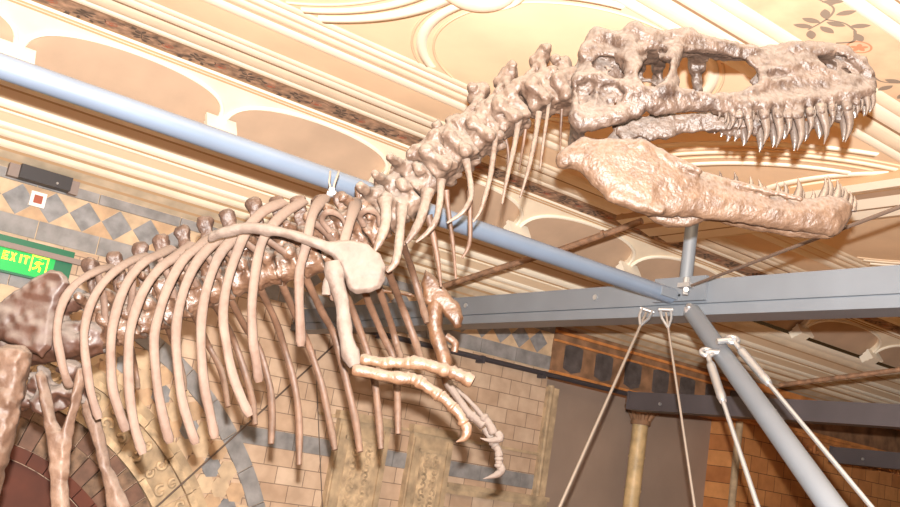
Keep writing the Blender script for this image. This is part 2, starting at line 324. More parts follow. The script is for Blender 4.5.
# ---- vertebrae: (spine top), (centrum centre), kind
VT = [((89,260),(106,332)),((114,253),(130,326)),((139,244),(153,318)),((160,236),(175,307)),((181,227),(197,296)),((204,218),(219,287)),((226,211),(243,278)),((253,200),(268,271)),((276,198),(290,266)),((297,197),(312,260)),((317,197),(334,251)),((339,194),(355,241)),((360,186),(375,229)),((379,176),(392,215)),((395,164),(408,201)),((411,150),(424,184)),
      ((432,131),(441,167)),((453,116),(461,152)),((477,85),(485,138)),((504,69),(510,119)),((539,50),(541,100)),((562,58),(563,96))]
def vertebra(i):
    (tx, ty), (cx, cy) = VT[i]; c = SL(cx, cy); top = SL(tx, ty)
    n0 = SL(*VT[max(i-1, 0)][1]); n1 = SL(*VT[min(i+1, len(VT)-1)][1]); t = (n1-n0); t /= np.linalg.norm(t)
    sp = np.linalg.norm(n1-n0)/(2 if 0 < i < len(VT)-1 else 1)
    u = np.cross(np.array([0, 1., 0]), t)*-1; u = u if u[2] > 0 else -u
    L = np.array([0, 1., 0]); neck = i >= 16; rc = .082 if not neck else .078-.004*(i-16); lc = sp*.94
    tw, tt = (top-c)@u, (top-c)@t; rnd = (rng.random(8)-.5)
    def fn(G):
        Q = G-c; x, y, w = Q@t, Q@L, Q@u
        r = rc*(.80+.22*np.clip(2*np.abs(x)/lc, 0, 1)**2.5)
        s = smax(np.sqrt(y*y+w*w*1.05)-r, np.abs(x)-lc/2, .02)
        loc = np.stack([x, y, w], -1); ml = np.stack([x, -np.abs(y), w], -1)
        s = smax(s, -ell(ml, (0, -rc*1.02, rc*.1), (lc*.26, rc*.34, rc*.36)), .02)
        s = smin(s, boxd(x, y, w-rc*1.15, lc*.36, rc*.62, rc*.42, .02), .03)
        P1 = np.array([tt*.25, 0, rc*1.2]); P2 = np.array([tt, 0, tw-.03])
        if not neck:
            hgt = np.clip((w-rc*1.2)/(tw-rc*1.2+1e-6), 0, 1); xs = x-tt*(.2+.8*hgt)
            s = smin(s, boxd(xs, y, w-(tw+rc)*.5, lc*(.30+.05*rnd[0]), .017+.012*hgt.max() if False else .02, (tw-rc)*.5, .012), .03)
            s = smin(s, ell(loc, (tt, 0, tw-.025), (lc*.33, .034, .03)), .02)
            s = smin(s, cap(ml, (-lc*.1, -rc*.4, rc*1.35), (-lc*.35, -rc*1.9, rc*1.75), .028, .02), .03)
            s = smin(s, cap(ml, (lc*.1, -rc*.55, rc*1.2), (lc*.62, -rc*.45, rc*1.45), .024, .02), .02)
            s = smin(s, cap(ml, (-lc*.2, -rc*.5, rc*1.3), (-lc*.6, -rc*.4, rc*1.6), .022, .018), .02)
            s = smin(s, ell(ml, (lc*.25, -rc*1.0, rc*.55), (.03, .03, .035)), .02)
        else:
            s = smin(s, boxd(x-tt*.6, y, w-(tw*.5+rc*.4), lc*.24, .035, (tw-rc)*.42, .02), .03)
            s = smin(s, boxd(ml[..., 0]+.01, ml[..., 1]+rc*.75, w-rc*.45, lc*.36, .035, rc*1.15, .02), .02)
            s = smax(s, -ell(ml, (lc*.08, -rc*1.25, rc*.95), (lc*.22, .03, rc*.30)), .015)
            s = smax(s, -ell(ml, (0, -rc*1.3, -rc*.05), (lc*.24, .035, rc*.36)), .015)
            s = smin(s, cap(ml, (lc*.42, -rc*1.05, rc*1.3), (lc*.40, -rc*.9, -rc*.7), .018, .022), .015)
            s = smin(s, cap(ml, (-lc*.42, -rc*.95, rc*1.5), (-lc*.40, -rc*.85, -rc*.5), .018, .020), .015)
            s = smin(s, cap(ml, (lc*.40, -rc*1.0, rc*1.35), (tt*.8, -.02, tw-.06), .018, .016), .015)
            s = smin(s, cap(ml, (-lc*.40, -rc*.9, rc*1.5), (tt*.9, -.02, tw-.06), .018, .016), .015)
            s = smin(s, ell(loc, (tt, 0, tw-.035), (.042+.01*rnd[1], .045, .038)), .02)
            s = smin(s, ell(loc, (tt+.03*np.sign(rnd[3]), -.03, tw-.02+.02*rnd[2]), (.026, .03, .026)), .015)
            s = smin(s, cap(ml, (-lc*.1, -rc*.5, rc*.9), (-lc*.15, -rc*1.5, rc*.75), .04, .034), .03)
            s = smin(s, cap(ml, (lc*.15, -rc*.7, rc*1.0), (lc*.72, -rc*1.1, rc*1.25), .034, .028), .025)
            s = smin(s, cap(ml, (-lc*.2, -rc*.6, rc*1.1), (-lc*.70, -rc*1.0, rc*1.45), .034, .026), .025)
            s = smin(s, cap(ml, (lc*.1, -rc*.8, -rc*.3), (lc*.05, -rc*1.45, -rc*.55), .032, .026), .025)
            s = smin(s, cap(ml, (-lc*.15, -rc*1.5, rc*.75), (lc*.05, -rc*1.45, -rc*.5), .022, .022), .02)
        return s+vnoise(G, 32, i)*.012+vnoise(G, 70, i+9)*.008
    R = .1
    pts = np.array([c, top, c+t*lc*.8, c-t*lc*.8, c-u*rc]); lo = pts.min(0)-R*.75; hi = pts.max(0)+R*.75; lo[1], hi[1] = -.21, .21
    hh = .0068 if neck else .0076
    o = sdf_obj('neck_vertebra' if neck else 'back_vertebra', fn, lo, hi, hh, [B_NECK if i > 12 else B_VERT, B_SPINE], dino)
    if i < 12:
        sel = []
        for p in o.data.polygons:
            v = np.array(p.center)-c
            sel.append(1 if v@u > rc*2.0 and abs(v[1]) < .05 else 0)
        o.data.polygons.foreach_set('material_index', sel)
    return o
for i in range(len(VT)): vertebra(i)

# ---- ribs: pixel path, lateral offsets at head / bulge / tip
def bone_path(name, px, ls, r, m, parent, n=26, flat=.68, taper=None, jit=.06, ref=None):
    ls = list(ls); k = len(px)
    lt = np.interp(np.linspace(0, 1, k), np.linspace(0, 1, len(ls)), ls)
    P = catmull([SL(x, y, l) for (x, y), l in zip(px, lt)], n)
    rr = []
    for i in range(n):
        s = i/(n-1); q = r*(1 if taper is None else float(np.interp(s, *taper))); q *= 1+.05*math.sin(s*23+px[0][0])
        rr.append((q, q*flat))
    v, f = tube(P, rr, seg=10, ref=(1, 0, 0) if ref is None else ref, jit=jit); return mesh_obj(name, v, f, m, parent)
RT = ([0, .06, .16, .3, .6, .9, .97, 1], [1.2, 1.45, 1.25, 1.02, 1.0, .98, 1.08, .75])
near = [[(112,266),(97,271),(77,283),(63,302),(57,330),(61,359),(66,378),(70,387)],
        [(147,255),(131,261),(114,272),(98,290),(88,312),(84,335),(86,362),(91,393),(99,419)],
        [(172,248),(158,255),(144,262),(128,281),(117,308),(111,340),(112,384),(119,411),(126,431)],
        [(192,244),(177,256),(160,268),(145,288),(135,312),(129,340),(129,387),(134,424),(143,454)],
        [(214,236),(200,246),(183,260),(168,287),(159,314),(154,340),(157,384),(164,421),(170,443)],
        [(234,230),(217,241),(199,259),(186,284),(178,314),(176,345),(181,394),(189,424),(196,444)],
        [(254,222),(237,236),(220,254),(208,284),(202,314),(201,345),(204,384),(210,414),(215,438)],
        [(284,202),(264,211),(248,228),(236,255),(227,284),(223,314),(226,342),(232,372),(241,397),(250,416)],
        [(304,201),(286,212),(272,226),(262,242),(256,267),(252,304),(253,340),(256,360),(259,382)],
        [(326,197),(317,206),(311,220),(306,246),(300,268),(299,290),(300,320),(301,346)],
        [(357,200),(352,215),(346,235),(341,255),(337,280),(334,300)]]
for k, p in enumerate(near): bone_path('rib', p, [-.05, -.28, -.40, -.42, -.38, -.33], (.0178 if k < 2 else .0198) if k < 10 else .02, B_RIB, dino, n=34, taper=RT, flat=.5, ref=(.86, .5, 0))
# second prong of the near ribs, down to the centrum
for k, p in enumerate(near[:10]):
    a = p[1 if k < 7 else 2]; ci = k if k < 2 else k+1; c = VT[min(ci, 12)][1]
    bone_path('rib_head', [a, ((a[0]+c[0])/2+2, (a[1]+c[1])/2-4), (c[0]-1, c[1]-10)], [-.2, -.14, -.085], .017, B_RIB, dino, n=10)
far = [([(130,342),(134,360),(137,378),(138,389)], .013), ([(165,322),(175,348),(182,370),(185,391)], .014), ([(192,312),(203,333),(209,347),(222,373),(228,407)], .016),
       ([(215,303),(226,325),(234,341),(245,373),(252,400),(255,425)], .018), ([(230,299),(246,328),(258,347),(269,383),(272,412),(271,444)], .018), ([(259,286),(275,320),(284,347),(294,383),(299,420),(299,465)], .018),
       ([(282,284),(298,321),(309,347),(321,383),(329,420),(335,450)], .018), ([(305,276),(322,312),(335,338),(350,397),(356,424),(360,452)], .019), ([(340,278),(349,301),(362,336),(373,372),(378,410),(381,449)], .018),
       ([(362,285),(372,310),(384,338),(394,360),(397,387),(398,434)], .018), ([(376,280),(390,321),(396,342),(402,362)], .017), ([(387,268),(401,304),(414,338),(421,360)], .019), ([(402,243),(411,267),(419,294),(427,323)], .018)]
for p, r in far: bone_path('rib', p, [.04, .26, .36, .36, .32], r, B_FAR, dino, n=26, taper=([0, .1, .9, 1], [1.15, 1, 1, .75]))
# ---- slender neck ribs
NB = [([(562,108),(561,125),(560,150)], .06, .006), ([(550,96),(547,118),(543,145),(540,169)], -.1, .0075), ([(539,112),(535,140),(528,171),(520,198)], -.11, .010), ([(519,120),(514,148),(508,174),(502,204)], -.11, .011),
      ([(497,124),(494,150),(490,178),(484,200),(480,212),(473,222)], -.12, .011), ([(466,160),(470,180),(471,196),(466,208),(458,216),(447,223)], -.12, .012), ([(441,180),(440,200),(436,220),(427,233),(416,242)], -.12, .014),
      ([(446,190),(449,215),(453,245),(456,279)], .1, .010), ([(470,190),(470,215),(470,238),(467,250),(462,258)], .1, .010), ([(428,215),(434,240),(438,262),(441,287)], .12, .013),
      ([(428,190),(422,215),(414,232),(406,243)], -.13, .02), ([(402,205),(400,232),(397,256),(393,266),(387,272)], -.2, .018), ([(385,200),(386,220),(381,238),(374,252)], -.22, .022),
      ([(503,126),(508,150),(508,165),(506,190)], .09, .007), ([(527,118),(524,140),(519,170)], .09, .007)]
for p, l, r in NB: bone_path('neck_rib', p, [l*.6, l, l], r, B_NECK if l < 0 else B_FAR, dino, n=18, taper=([0, .15, .6, 1], [1.6, 1.15, 1, .45]))
# loops of bone between trunk spines seen above the shoulder blade
for p in ([(330,232),(322,220),(328,212),(340,216),(347,228)], [(364,226),(360,216),(368,210),(377,214),(380,226)]):
    bone_path('rib_head', p, [-.16, -.24, -.16], .014, B_RIB, dino, n=16)

# ---- shoulder blades and coracoids
def plate(name, px, l, th, m, bend=0, k=.02, noise=.01):
    p2 = [SL(x, y, l)[[0, 2]] for x, y in px]
    a0 = min(p[0] for p in p2); a1 = max(p[0] for p in p2)
    def fn(G):
        A, Lr, Z = G[..., 0], G[..., 1], G[..., 2]; d = poly2(A[:, 0, :], Z[:, 0, :], p2)[:, None, :]
        cl = l+bend*(((A-a0)/(a1-a0)-.5)**2*4)
        t = th*np.clip(.45+(-d)/.03, .45, 1.0)
        return smax(d, np.abs(Lr-cl)-t, k)+vnoise(G, 30, 2)*noise
    lo = [a0-.05, l-abs(bend)-th-.05, min(p[1] for p in p2)-.05]; hi = [a1+.05, l+abs(bend)+th+.05, max(p[1] for p in p2)+.05]
    return sdf_obj(name, fn, lo, hi, .006, m, dino)
plate('shoulder_blade', [(202,237),(205,230),(215,226),(232,222),(252,221),(272,224),(292,229),(312,235),(328,240),(342,239),(356,238),(368,242),(378,251),(384,265),(384,277),(379,287),(368,292),(355,293),(347,290),(345,280),(340,268),(332,258),(318,250),(300,243),(280,238),(258,235),(235,234),(214,238),(205,240)], -.45, .022, B_WHITE, .05, .022)
plate('coracoid', [(370,288),(404,291),(424,298),(421,285),(425,268),(434,276),(446,288),(459,304),(464,318),(462,327),(455,329),(446,318),(437,306),(428,306),(415,298),(380,293)], .40, .024, B_FARM, 0)

# ---- arms: long bones with swollen ends
def long_bone(name, px, l, r, m, parent, ends=(1.35, 1.35), n=16, l2=None, flat=.85):
    t = ([0, .1, .3, .7, .9, 1], [ends[0]*.75, ends[0], 1, 1, ends[1], ends[1]*.7])
    return bone_path(name, px, [l, l if l2 is None else l2], r, m, parent, n=n, flat=flat, taper=t, jit=.12)
NL = -.44
h = long_bone('upper_arm_bone', [(333,262),(336,282),(342,303),(344,324),(348,346),(355,366)], NL, .029, B_WHITE, dino, (1.5, 1.25), 24)
bone_path('bone_crest', [(331,272),(327,284),(326,295)], [NL], .018, B_WHITE, h, n=8)
long_bone('forearm_bone', [(361,359),(375,361),(389,364)], NL, .020, B_ARM, dino, (1.3, 1.3))
long_bone('forearm_bone', [(353,370),(368,372),(386,376),(408,379)], NL-.03, .022, B_ARM, dino, (1.2, 1.25))
long_bone('wrist_bone', [(386,362),(399,363),(412,363)], NL, .021, B_ARM, dino, (1.25, 1.4))
long_bone('wrist_bone', [(405,378),(413,379),(422,383)], NL-.02, .023, B_ARM, dino, (1.2, 1.3))
long_bone('finger_bone', [(410,362),(424,364),(437,368),(450,372)], NL, .024, B_ARM, dino, (1.3, 1.2))
long_bone('finger_bone', [(449,371),(459,375),(473,382)], NL, .025, B_ARM, dino, (1.1, 1.25))
long_bone('finger_bone', [(419,381),(430,389),(440,396)], NL-.02, .021, B_ARM, dino, (1.3, 1.3))
long_bone('finger_bone', [(440,395),(447,401),(454,409)], NL-.02, .020, B_ARM, dino, (1.3, 1.25))
long_bone('finger_bone', [(453,407),(460,415),(464,425)], NL-.02, .019, B_ARM, dino, (1.25, 1.25))
def claw(px, l, r, m):
    bone_path('claw', px, [l], r, m, dino, n=12, taper=([0, .15, .5, 1], [.8, 1.15, .8, .06]), jit=.03, flat=.7)
claw([(464,422),(467,430),(465,437),(461,440),(456,442)], NL-.02, .019, B_ARM)
FL = .40
long_bone('upper_arm_bone', [(436,300),(434,322),(438,340),(444,358),(447,384)], FL, .036, B_FARM, dino, (1.2, .8), 20)
bone_path('bone_crest', [(446,336),(455,343),(454,352)], [FL], .018, B_FARM, dino, n=8)
long_bone('forearm_bone', [(446,380),(455,394),(464,407),(474,420)], FL, .018, B_WHITE, dino, (1.3, 1.2))
long_bone('forearm_bone', [(449,384),(462,394),(473,405),(484,418)], FL+.05, .011, B_WHITE, dino, (1.3, 1.2))
long_bone('wrist_bone', [(470,414),(478,421),(484,426)], FL, .020, B_WHITE, dino, (1.2, 1.2))
long_bone('finger_bone', [(482,416),(489,424),(494,434)], FL, .020, B_WHITE, dino, (1.3, 1.2))
claw([(497,432),(500,438),(494,440),(487,440),(480,438)], FL, .019, B_WHITE)
long_bone('finger_bone', [(485,428),(490,437),(494,445)], FL+.03, .017, B_WHITE, dino, (1.2, 1.2))
long_bone('finger_bone', [(494,444),(498,450),(499,457)], FL+.03, .018, B_WHITE, dino, (1.3, 1.2))
long_bone('finger_bone', [(499,457),(499,463),(498,468)], FL+.03, .018, B_WHITE, dino, (1.25, 1.2))
claw([(500,464),(501,471),(496,475),(490,477),(483,479)], FL+.03, .019, B_WHITE)

# ---- hips and hind leg
plate('hip_blade', [(-60,345),(-50,312),(-20,304),(0,303),(13,293),(27,283),(40,275),(52,270),(62,270),(68,275),(70,284),(61,297),(56,310),(54,330),(52,347),(42,358),(22,350),(0,341),(-20,345)], -.20, .03, B_HIP, 0, .03, .014)
def sacrum(G):
    k = lambda x, y, l=0: SL(x, y, l); s = cap(G, k(-40, 352), k(92, 338), .105, .085)
    s = smin(s, cap(G, k(30, 320), k(88, 300), .05, .03), .05)
    for x, y, r in ((38,380,.055),(58,395,.06),(70,372,.05),(45,405,.05),(22,398,.05),(80,395,.035)): s = smin(s, ell(G, k(x, y, -.1), (r, r*1.1, r)), .04)
    for x, y, r in ((56,378,.035),(58,404,.032),(45,362,.03),(75,352,.03),(30,372,.03),(66,330,.03),(84,330,.025)): s = smax(s, -ell(G, k(x, y, -.14), (r, .07, r)), .02)
    return s+vnoise(G, 26)*.025+vnoise(G, 60)*.01
a, b = SL(-45, 350), SL(95, 300)
sdf_obj('hip_vertebrae_block', sacrum, [a[0]-.1, -.24, SL(40, 425)[2]], [b[0]+.1, .2, SL(80, 285)[2]], .009, B_HIP, dino)
plate('thigh_bone', [(-45,352),(0,346),(26,346),(31,352),(27,368),(22,396),(14,436),(2,476),(-14,530),(-60,540)], -.27, .06, B_LEG, 0, .05, .02)
plate('hip_strut', [(35,374),(41,370),(47,374),(52,398),(57,420),(62,428),(68,412),(72,394),(74,376),(78,366),(85,367),(86,380),(80,402),(74,424),(70,450),(69,480),(72,530),(52,530),(50,480),(48,450),(43,415)], -.24, .034, B_LEG, 0, .03, .012)
plate('hip_strut', [(78,385),(92,392),(100,412),(106,440),(112,466),(122,488),(130,507),(138,540),(106,540),(106,500),(100,470),(92,440),(82,412)], .02, .034, B_LEG, 0, .03, .012)

# ================================================================== THE HALL (x along the wall, y towards the wall, z up)
WY = 10.4
def zz(z): return z+CAMZ
CREAM = mat('cream_plaster', (244, 228, 202), .75, noise=(3, .05, 0)); PALE = mat('pale_cream_plaster', (250, 240, 220), .75); SALMON = mat('salmon_plaster', (244, 216, 182), .8, noise=(1.5, .05, 0))
TANP = mat('tan_plaster', (200, 172, 146), .8, noise=(2, .06, 0)); BROWNP = mat('brown_line_plaster', (190, 154, 116), .8); DULL = mat('dull_cornice_plaster', (196, 176, 150), .8, noise=(4, .15, 0)); LINE = mat('dark_painted_line', (160, 128, 98), .8)
FLORAL = mat('floral_frieze_ground', (178, 146, 122), .85, noise=(11, .35, 0)); GREYBR = mat('painted_foliage_grey', (146, 130, 114), .85); REDFL = mat('painted_flower_red', (206, 140, 106), .85)
LTAN = mat('light_tan_plaster', (226, 200, 168), .8)
BAND = mat('peach_frieze_ground', (226, 192, 158), .85, noise=(4, .08, 0))
X0, X1 = -6, 34
def strips(name, prof, mats, kind='structure', x0=X0, x1=X1):
    """prof: list of (y, z, material index of the strip that begins here)"""
    v, f, mi = [], [], []
    for k in range(len(prof)-1):
        (ya, za, m), (yb, zb, _) = prof[k], prof[k+1]; n = len(v)
        v += [(x0, ya, zz(za)), (x1, ya, zz(za)), (x1, yb, zz(zb)), (x0, yb, zz(zb))]; f.append((n, n+1, n+2, n+3)); mi.append(m)
    return mesh_obj(name, v, f, mats, None, False, mi, kind)
# --- flat ceiling with run mouldings
CM = [CREAM, PALE, SALMON, TANP, BROWNP, FLORAL, LINE, DULL, BAND, LTAN]
HC = 3.3
def flat(segs):
    out = []
    for y0, y1, m, h in segs:
        if h == 0: out += [(y0, HC, m), (y1, HC, m)]
        else:
            for t in range(7): out.append((y0+(y1-y0)*t/6, HC-h*.38*math.sin(PI*t/6)**.7, m))
    return out
segs = [(8.68,8.64,4,0),(8.64,8.36,5,0),(8.36,8.33,6,0),(8.33,8.22,1,.03),(8.22,8.0,0,.035),(8.0,7.97,6,0),(7.97,7.82,1,.03),(7.82,7.7,0,.04),(7.7,7.3,2,0),(7.3,7.14,1,.04),(7.14,7.1,9,0),(7.1,6.98,0,.03),(6.98,6.95,9,0),(6.95,6.84,1,.03),(6.84,6.73,0,.03),
        (6.73,4.62,2,0),(4.62,4.5,1,.04),(4.5,4.3,0,.05),(4.3,4.27,6,0),(4.27,4.1,1,.03),(4.1,3.95,0,.03),(3.95,3.44,8,0),(3.44,3.32,1,.03),(3.32,3.18,0,.04),(3.18,3.16,6,0),(3.16,2.9,1,.04),(2.9,2.7,2,0),(2.7,2.5,1,.04),(2.5,.2,2,0),(.2,-.2,1,.05),(-.2,-4,2,0)]
strips('ceiling', flat(segs), CM)
# --- cornice between wall and lunettes, a stepped run of painted mouldings
def cor(r0, r1, m, dz=0): return r0, r1, m, dz
prof = []; ya, za, yb, zb = 10.4, 2.2, 9.3, 2.88
cr = [(.0,.06,7),(.06,.09,4),(.09,.17,7),(.17,.2,4),(.2,.28,0),(.28,.31,4),(.31,.38,0),(.38,.40,9),(.40,.46,1),(.46,.55,9),(.55,.58,0),(.58,.60,4),(.60,.68,1),(.68,.78,9),(.78,.80,4),(.80,.9,0),(.9,1.0,1)]
for k, (a, b, m) in enumerate(cr):
    h = .009 if m in (0, 1) else 0
    for t in range(5 if h else 2):
        q = a+(b-a)*t/(4 if h else 1); o = h*math.sin(PI*t/4) if h else 0
        prof.append((ya+(yb-ya)*q-o*.55, za+(zb-za)*q-o*.83, m))
strips('trim_1', prof, CM)
# --- lunette face: sloping, with arched recesses
A = np.array([9.3, 2.88]); Bq = np.array([8.75, 3.25]); nrm = np.array([-(Bq-A)[1], (Bq-A)[0]]); nrm /= np.linalg.norm(nrm); nrm = nrm if nrm[1] < 0 else -nrm
def lf(s, t, off=0):
    """s along the wall, t 0..1 up the slope, off towards the room"""
    p = A+(Bq-A)*t+nrm*off; return (s, p[0], zz(p[1]))
span, j0 = 1.97, 1.27
lun = MB(); face_v = []; N = 28
for k in range(-3, 15):
    s0 = j0+k*span; s1 = s0+span-.05; cx, hw = (s0+s1)/2, (s1-s0)/2
    arc = [(cx-hw*math.cos(PI*i/N), .10+.84*math.sin(PI*i/N)**.5) for i in range(N+1)]
    # recessed tan panel
    lun.add([lf(x, t, -.07) for x, t in arc]+[lf(x, .02, -.07) for x, t in arc], [(i, i+1, N+2+i, N+1+i) for i in range(N)], 3)
    lun.add([lf(x, t, 0) for x, t in arc]+[lf(x, t, -.07) for x, t in arc], [(i, i+1, N+2+i, N+1+i) for i in range(N)], 0)
    lun.add([lf(x, t, 0) for x, t in arc]+[lf(x, 1, 0) for x, t in arc], [(i, i+1, N+2+i, N+1+i) for i in range(N)], 0)
    lun.add([lf(s0-.05, .0), lf(s0, .0), lf(s0, 1), lf(s0-.05, 1)], [(0, 1, 2, 3)], 0)
    lun.add(*tube([lf(x, t+.02, .01) for x, t in arc], .022, 6), 1)
lun.obj('trim_2', CM, kind='structure')
strips('trim_3', [(8.75, 3.25, 4), (8.735, 3.262, 1), (8.71, 3.265, 4), (8.70, 3.28, 1), (8.68, 3.30, 1), (8.68, 3.30, 1)], CM)
for k in range(-2, 12):      # corbel blocks at the lunette springers
    x = j0+k*span-.03; c = MB()
    for s_, (a, b, w) in enumerate([(.02, .16, .10), (.16, .30, .13), (.30, .36, .16)]):
        v = [lf(x+dx*w, t, o) for t in (a, b) for o in (-.02, .10+.03*s_) for dx in (-1, 1)]
        c.add(v, [(0, 1, 3, 2), (4, 6, 7, 5), (0, 4, 5, 1), (2, 3, 7, 6), (0, 2, 6, 4), (1, 5, 7, 3)], 0)
    c.obj('trim_4', [PALE], kind='structure')
# --- transverse rib across the bays
def xstrips(name, prof, y0, y1):
    v, f, mi = [], [], []
    for k in range(len(prof)-1):
        (xa, za, m), (xb, zb, _) = prof[k], prof[k+1]; n = len(v)
        v += [(xa, y0, zz(za)), (xa, y1, zz(za)), (xb, y1, zz(zb)), (xb, y0, zz(zb))]; f.append((n, n+1, n+2, n+3)); mi.append(m)
    return mesh_obj(name, v, f, CM, None, False, mi, 'structure')
for xb in (8.0, 15.2):
    z1 = 3.22
    xstrips('trim_5', [(xb, 3.3, 4), (xb, z1, 1), (xb+.12, z1-.03, 0), (xb+.25, z1, 4), (xb+.28, z1, 3), (xb+.42, z1, 1), (xb+.6, z1-.04, 0), (xb+.72, z1, 6), (xb+.75, z1, 1), (xb+.92, z1-.03, 0), (xb+1.05, z1, 4), (xb+1.05, 3.3, 4)], 3.46, 8.3)
# --- round mouldings in the ceiling bays
rings = MB()
def ring(cx, cy, r, w, m, x_hi=1e9, x_lo=-1e9, h=.010):
    n = 96; pts = [(cx+r*math.cos(2*PI*i/n), cy+r*math.sin(2*PI*i/n)) for i in range(n+1)]; run = []
    for p in pts+[None]:
        if p and x_lo < p[0] < x_hi and 4.62 < p[1] < 6.74: run.append((p[0], p[1], zz(HC)-.004)); continue
        if len(run) > 2: rings.add(*tube(run, [(h, w)]*len(run), 6, ref=(0, 0, 1)), m)
        run = []
for bx in (-7.2, 0, 7.9, 15.6):
    for r, w, m in ((1.72, .07, 1), (1.58, .05, 0), (1.47, .02, 9)): ring(bx+1.7, 5.6, r, w, m)
    for r, w, m in ((1.26, .012, 9), (1.18, .05, 1), (1.08, .012, 9)): ring(bx+4.72, 5.72, r, w, m, h=.007)
for r, w, m in ((2.1, .06, 1), (2.28, .02, 9), (2.4, .05, 0), (2.52, .015, 9), (2.66, .06, 1)): ring(9.05, 6.9, r, w, m, x_hi=8.0)
rings.obj('trim_6', CM, smooth=True, kind='structure')
bs = MB()
for bx in (-3.7, 3.42, 11.3):
    for i in range(10):
        pass
    pts = [(bx, 5.22, zz(HC-.16*math.sin(PI/2*i/8))) for i in range(9)]; bs.add(*tube(pts, [max(.004, .30*math.cos(PI/2*i/8)) for i in range(9)], 28, ref=(1, 0, 0)), 1)
    bs.add(*tube([(bx+.33*math.cos(2*PI*i/40), 5.22+.33*math.sin(2*PI*i/40), zz(HC)-.01) for i in range(41)], .03, 6), 0)
bs.obj('trim_7', CM, smooth=True, kind='structure')
# --- painted foliage on the frieze bands
LZ = [0]
def leaf(m, x, y, ang, L, w, mi=0):
    ca, sa = math.cos(ang), math.sin(ang); o = []
    for i in range(9):
        t = i/8; o.append((t*L, w*math.sin(PI*t)**.8))
    for i in range(7, 0, -1): o.append((i/8*L, -w*math.sin(PI*i/8)**.8))
    LZ[0] = (LZ[0]+1) % 17
    m.add([(x+a*ca-b*sa, y+a*sa+b*ca, zz(HC)-.005-.0005*LZ[0]) for a, b in o], [tuple(range(len(o)))], mi)
def stem(m, pts, w, mi=0):
    P = catmull(pts, 5*len(pts)); T = np.gradient(P, axis=0); T /= np.linalg.norm(T, axis=1)[:, None]+1e-9; v = []
    for p, t in zip(P, T): v += [(p[0]-t[1]*w, p[1]+t[0]*w, zz(HC)-.004), (p[0]+t[1]*w, p[1]-t[0]*w, zz(HC)-.004)]
    m.add(v, [(2*i, 2*i+1, 2*i+3, 2*i+2) for i in range(len(P)-1)], mi)
fo_ = MB()
def spray(x, y, s, mir, mo=0):      # one repeat of the wide band
    q = lambda a, b: (x+a*s, y+mir*b*s, 0)
    stem(fo_, [q(-.30, .16), q(-.1, .19), q(.0, .12), q(.06, .0), q(.1, -.14)], .008*s, mo)
    stem(fo_, [q(.04, .05), q(.16, .12), q(.3, .12)], .008*s, mo); stem(fo_, [q(.3, .12), q(.44, .02), q(.40, -.1)], .012*s, mo)
    stem(fo_, [q(-.55, .17), q(-.42, .2), q(-.30, .16)], .010*s, mo)
    for a, b, an in ((.02, .06, 2.6), (.05, .0, -2.7), (.08, -.08, -2.5), (.06, .04, .5), (.09, -.03, .1), (.1, -.12, -.5), (.02, .14, 1.4), (-.12, .18, 2.2), (-.2, .17, 1.0), (.22, .12, 1.1), (.33, .1, -.2)):
        leaf(fo_, *q(a, b)[:2], an*mir, .15*s, .035*s, mo)
    n = 20; stem(fo_, [q(.55+.1*math.cos(2*PI*i/n), .0+.08*math.sin(2*PI*i/n)) for i in range(n+1)], .008*s, mo+1)
    for i in range(5): leaf(fo_, *q(.55, 0)[:2], i*2*PI/5, .07*s, .02*s, mo+1)
for k in range(-3, 16): spray(.2+k*1.15+.35, 3.69, .92, 1 if k % 2 else -1)
for k in range(-10, 60): spray(k*.52, 8.50, .50, 1 if k % 2 else -1, 2)
fo_.obj('trim_8', [GREYBR, REDFL, mat('small_painted_foliage', (104, 88, 76), .85), mat('small_painted_flower', (190, 112, 84), .85)], kind='structure')

# --- back wall
def brick_mat(name, c1, c2, mortar, bw=.36, bh=.2, noise_s=5, rough=.75):
    m = bpy.data.materials.new(name); m.use_nodes = True; nt = m.node_tree; L = nt.links.new; b = nt.nodes['Principled BSDF']; b.inputs['Roughness'].default_value = rough
    tc = nt.nodes.new('ShaderNodeTexCoord'); mp = nt.nodes.new('ShaderNodeMapping'); mp.inputs['Rotation'].default_value = (PI/2, 0, 0); L(tc.outputs['Object'], mp.inputs[0])
    sx = nt.nodes.new('ShaderNodeSeparateXYZ'); L(tc.outputs['Object'], sx.inputs[0]); cb = nt.nodes.new('ShaderNodeCombineXYZ'); L(sx.outputs['X'], cb.inputs['X']); L(sx.outputs['Z'], cb.inputs['Y'])
    t = nt.nodes.new('ShaderNodeTexBrick'); t.inputs['Scale'].default_value = 1; t.inputs['Brick Width'].default_value = bw; t.inputs['Row Height'].default_value = bh; t.inputs['Mortar Size'].default_value = .006; t.inputs['Bias'].default_value = 0
    t.inputs['Color1'].default_value = lin(c1); t.inputs['Color2'].default_value = lin(c2); t.inputs['Mortar'].default_value = lin(mortar); L(cb.outputs[0], t.inputs['Vector'])
    n = nt.nodes.new('ShaderNodeTexNoise'); n.inputs['Scale'].default_value = noise_s; n.inputs['Detail'].default_value = 6; L(tc.outputs['Object'], n.inputs['Vector'])
    mx = nt.nodes.new('ShaderNodeMix'); mx.data_type = 'RGBA'; mx.blend_type = 'MULTIPLY'; mx.inputs[0].default_value = .55; L(t.outputs['Color'], mx.inputs[6])
    r = nt.nodes.new('ShaderNodeValToRGB'); r.color_ramp.elements[0].position = .3; r.color_ramp.elements[1].position = .7; r.color_ramp.elements[0].color = (.55, .5, .45, 1); L(n.outputs['Fac'], r.inputs[0]); L(r.outputs[0], mx.inputs[7]); L(mx.outputs[2], b.inputs['Base Color'])
    return m
BRICK = brick_mat('terracotta_blocks', (200, 174, 150), (182, 152, 126), (134, 112, 94))
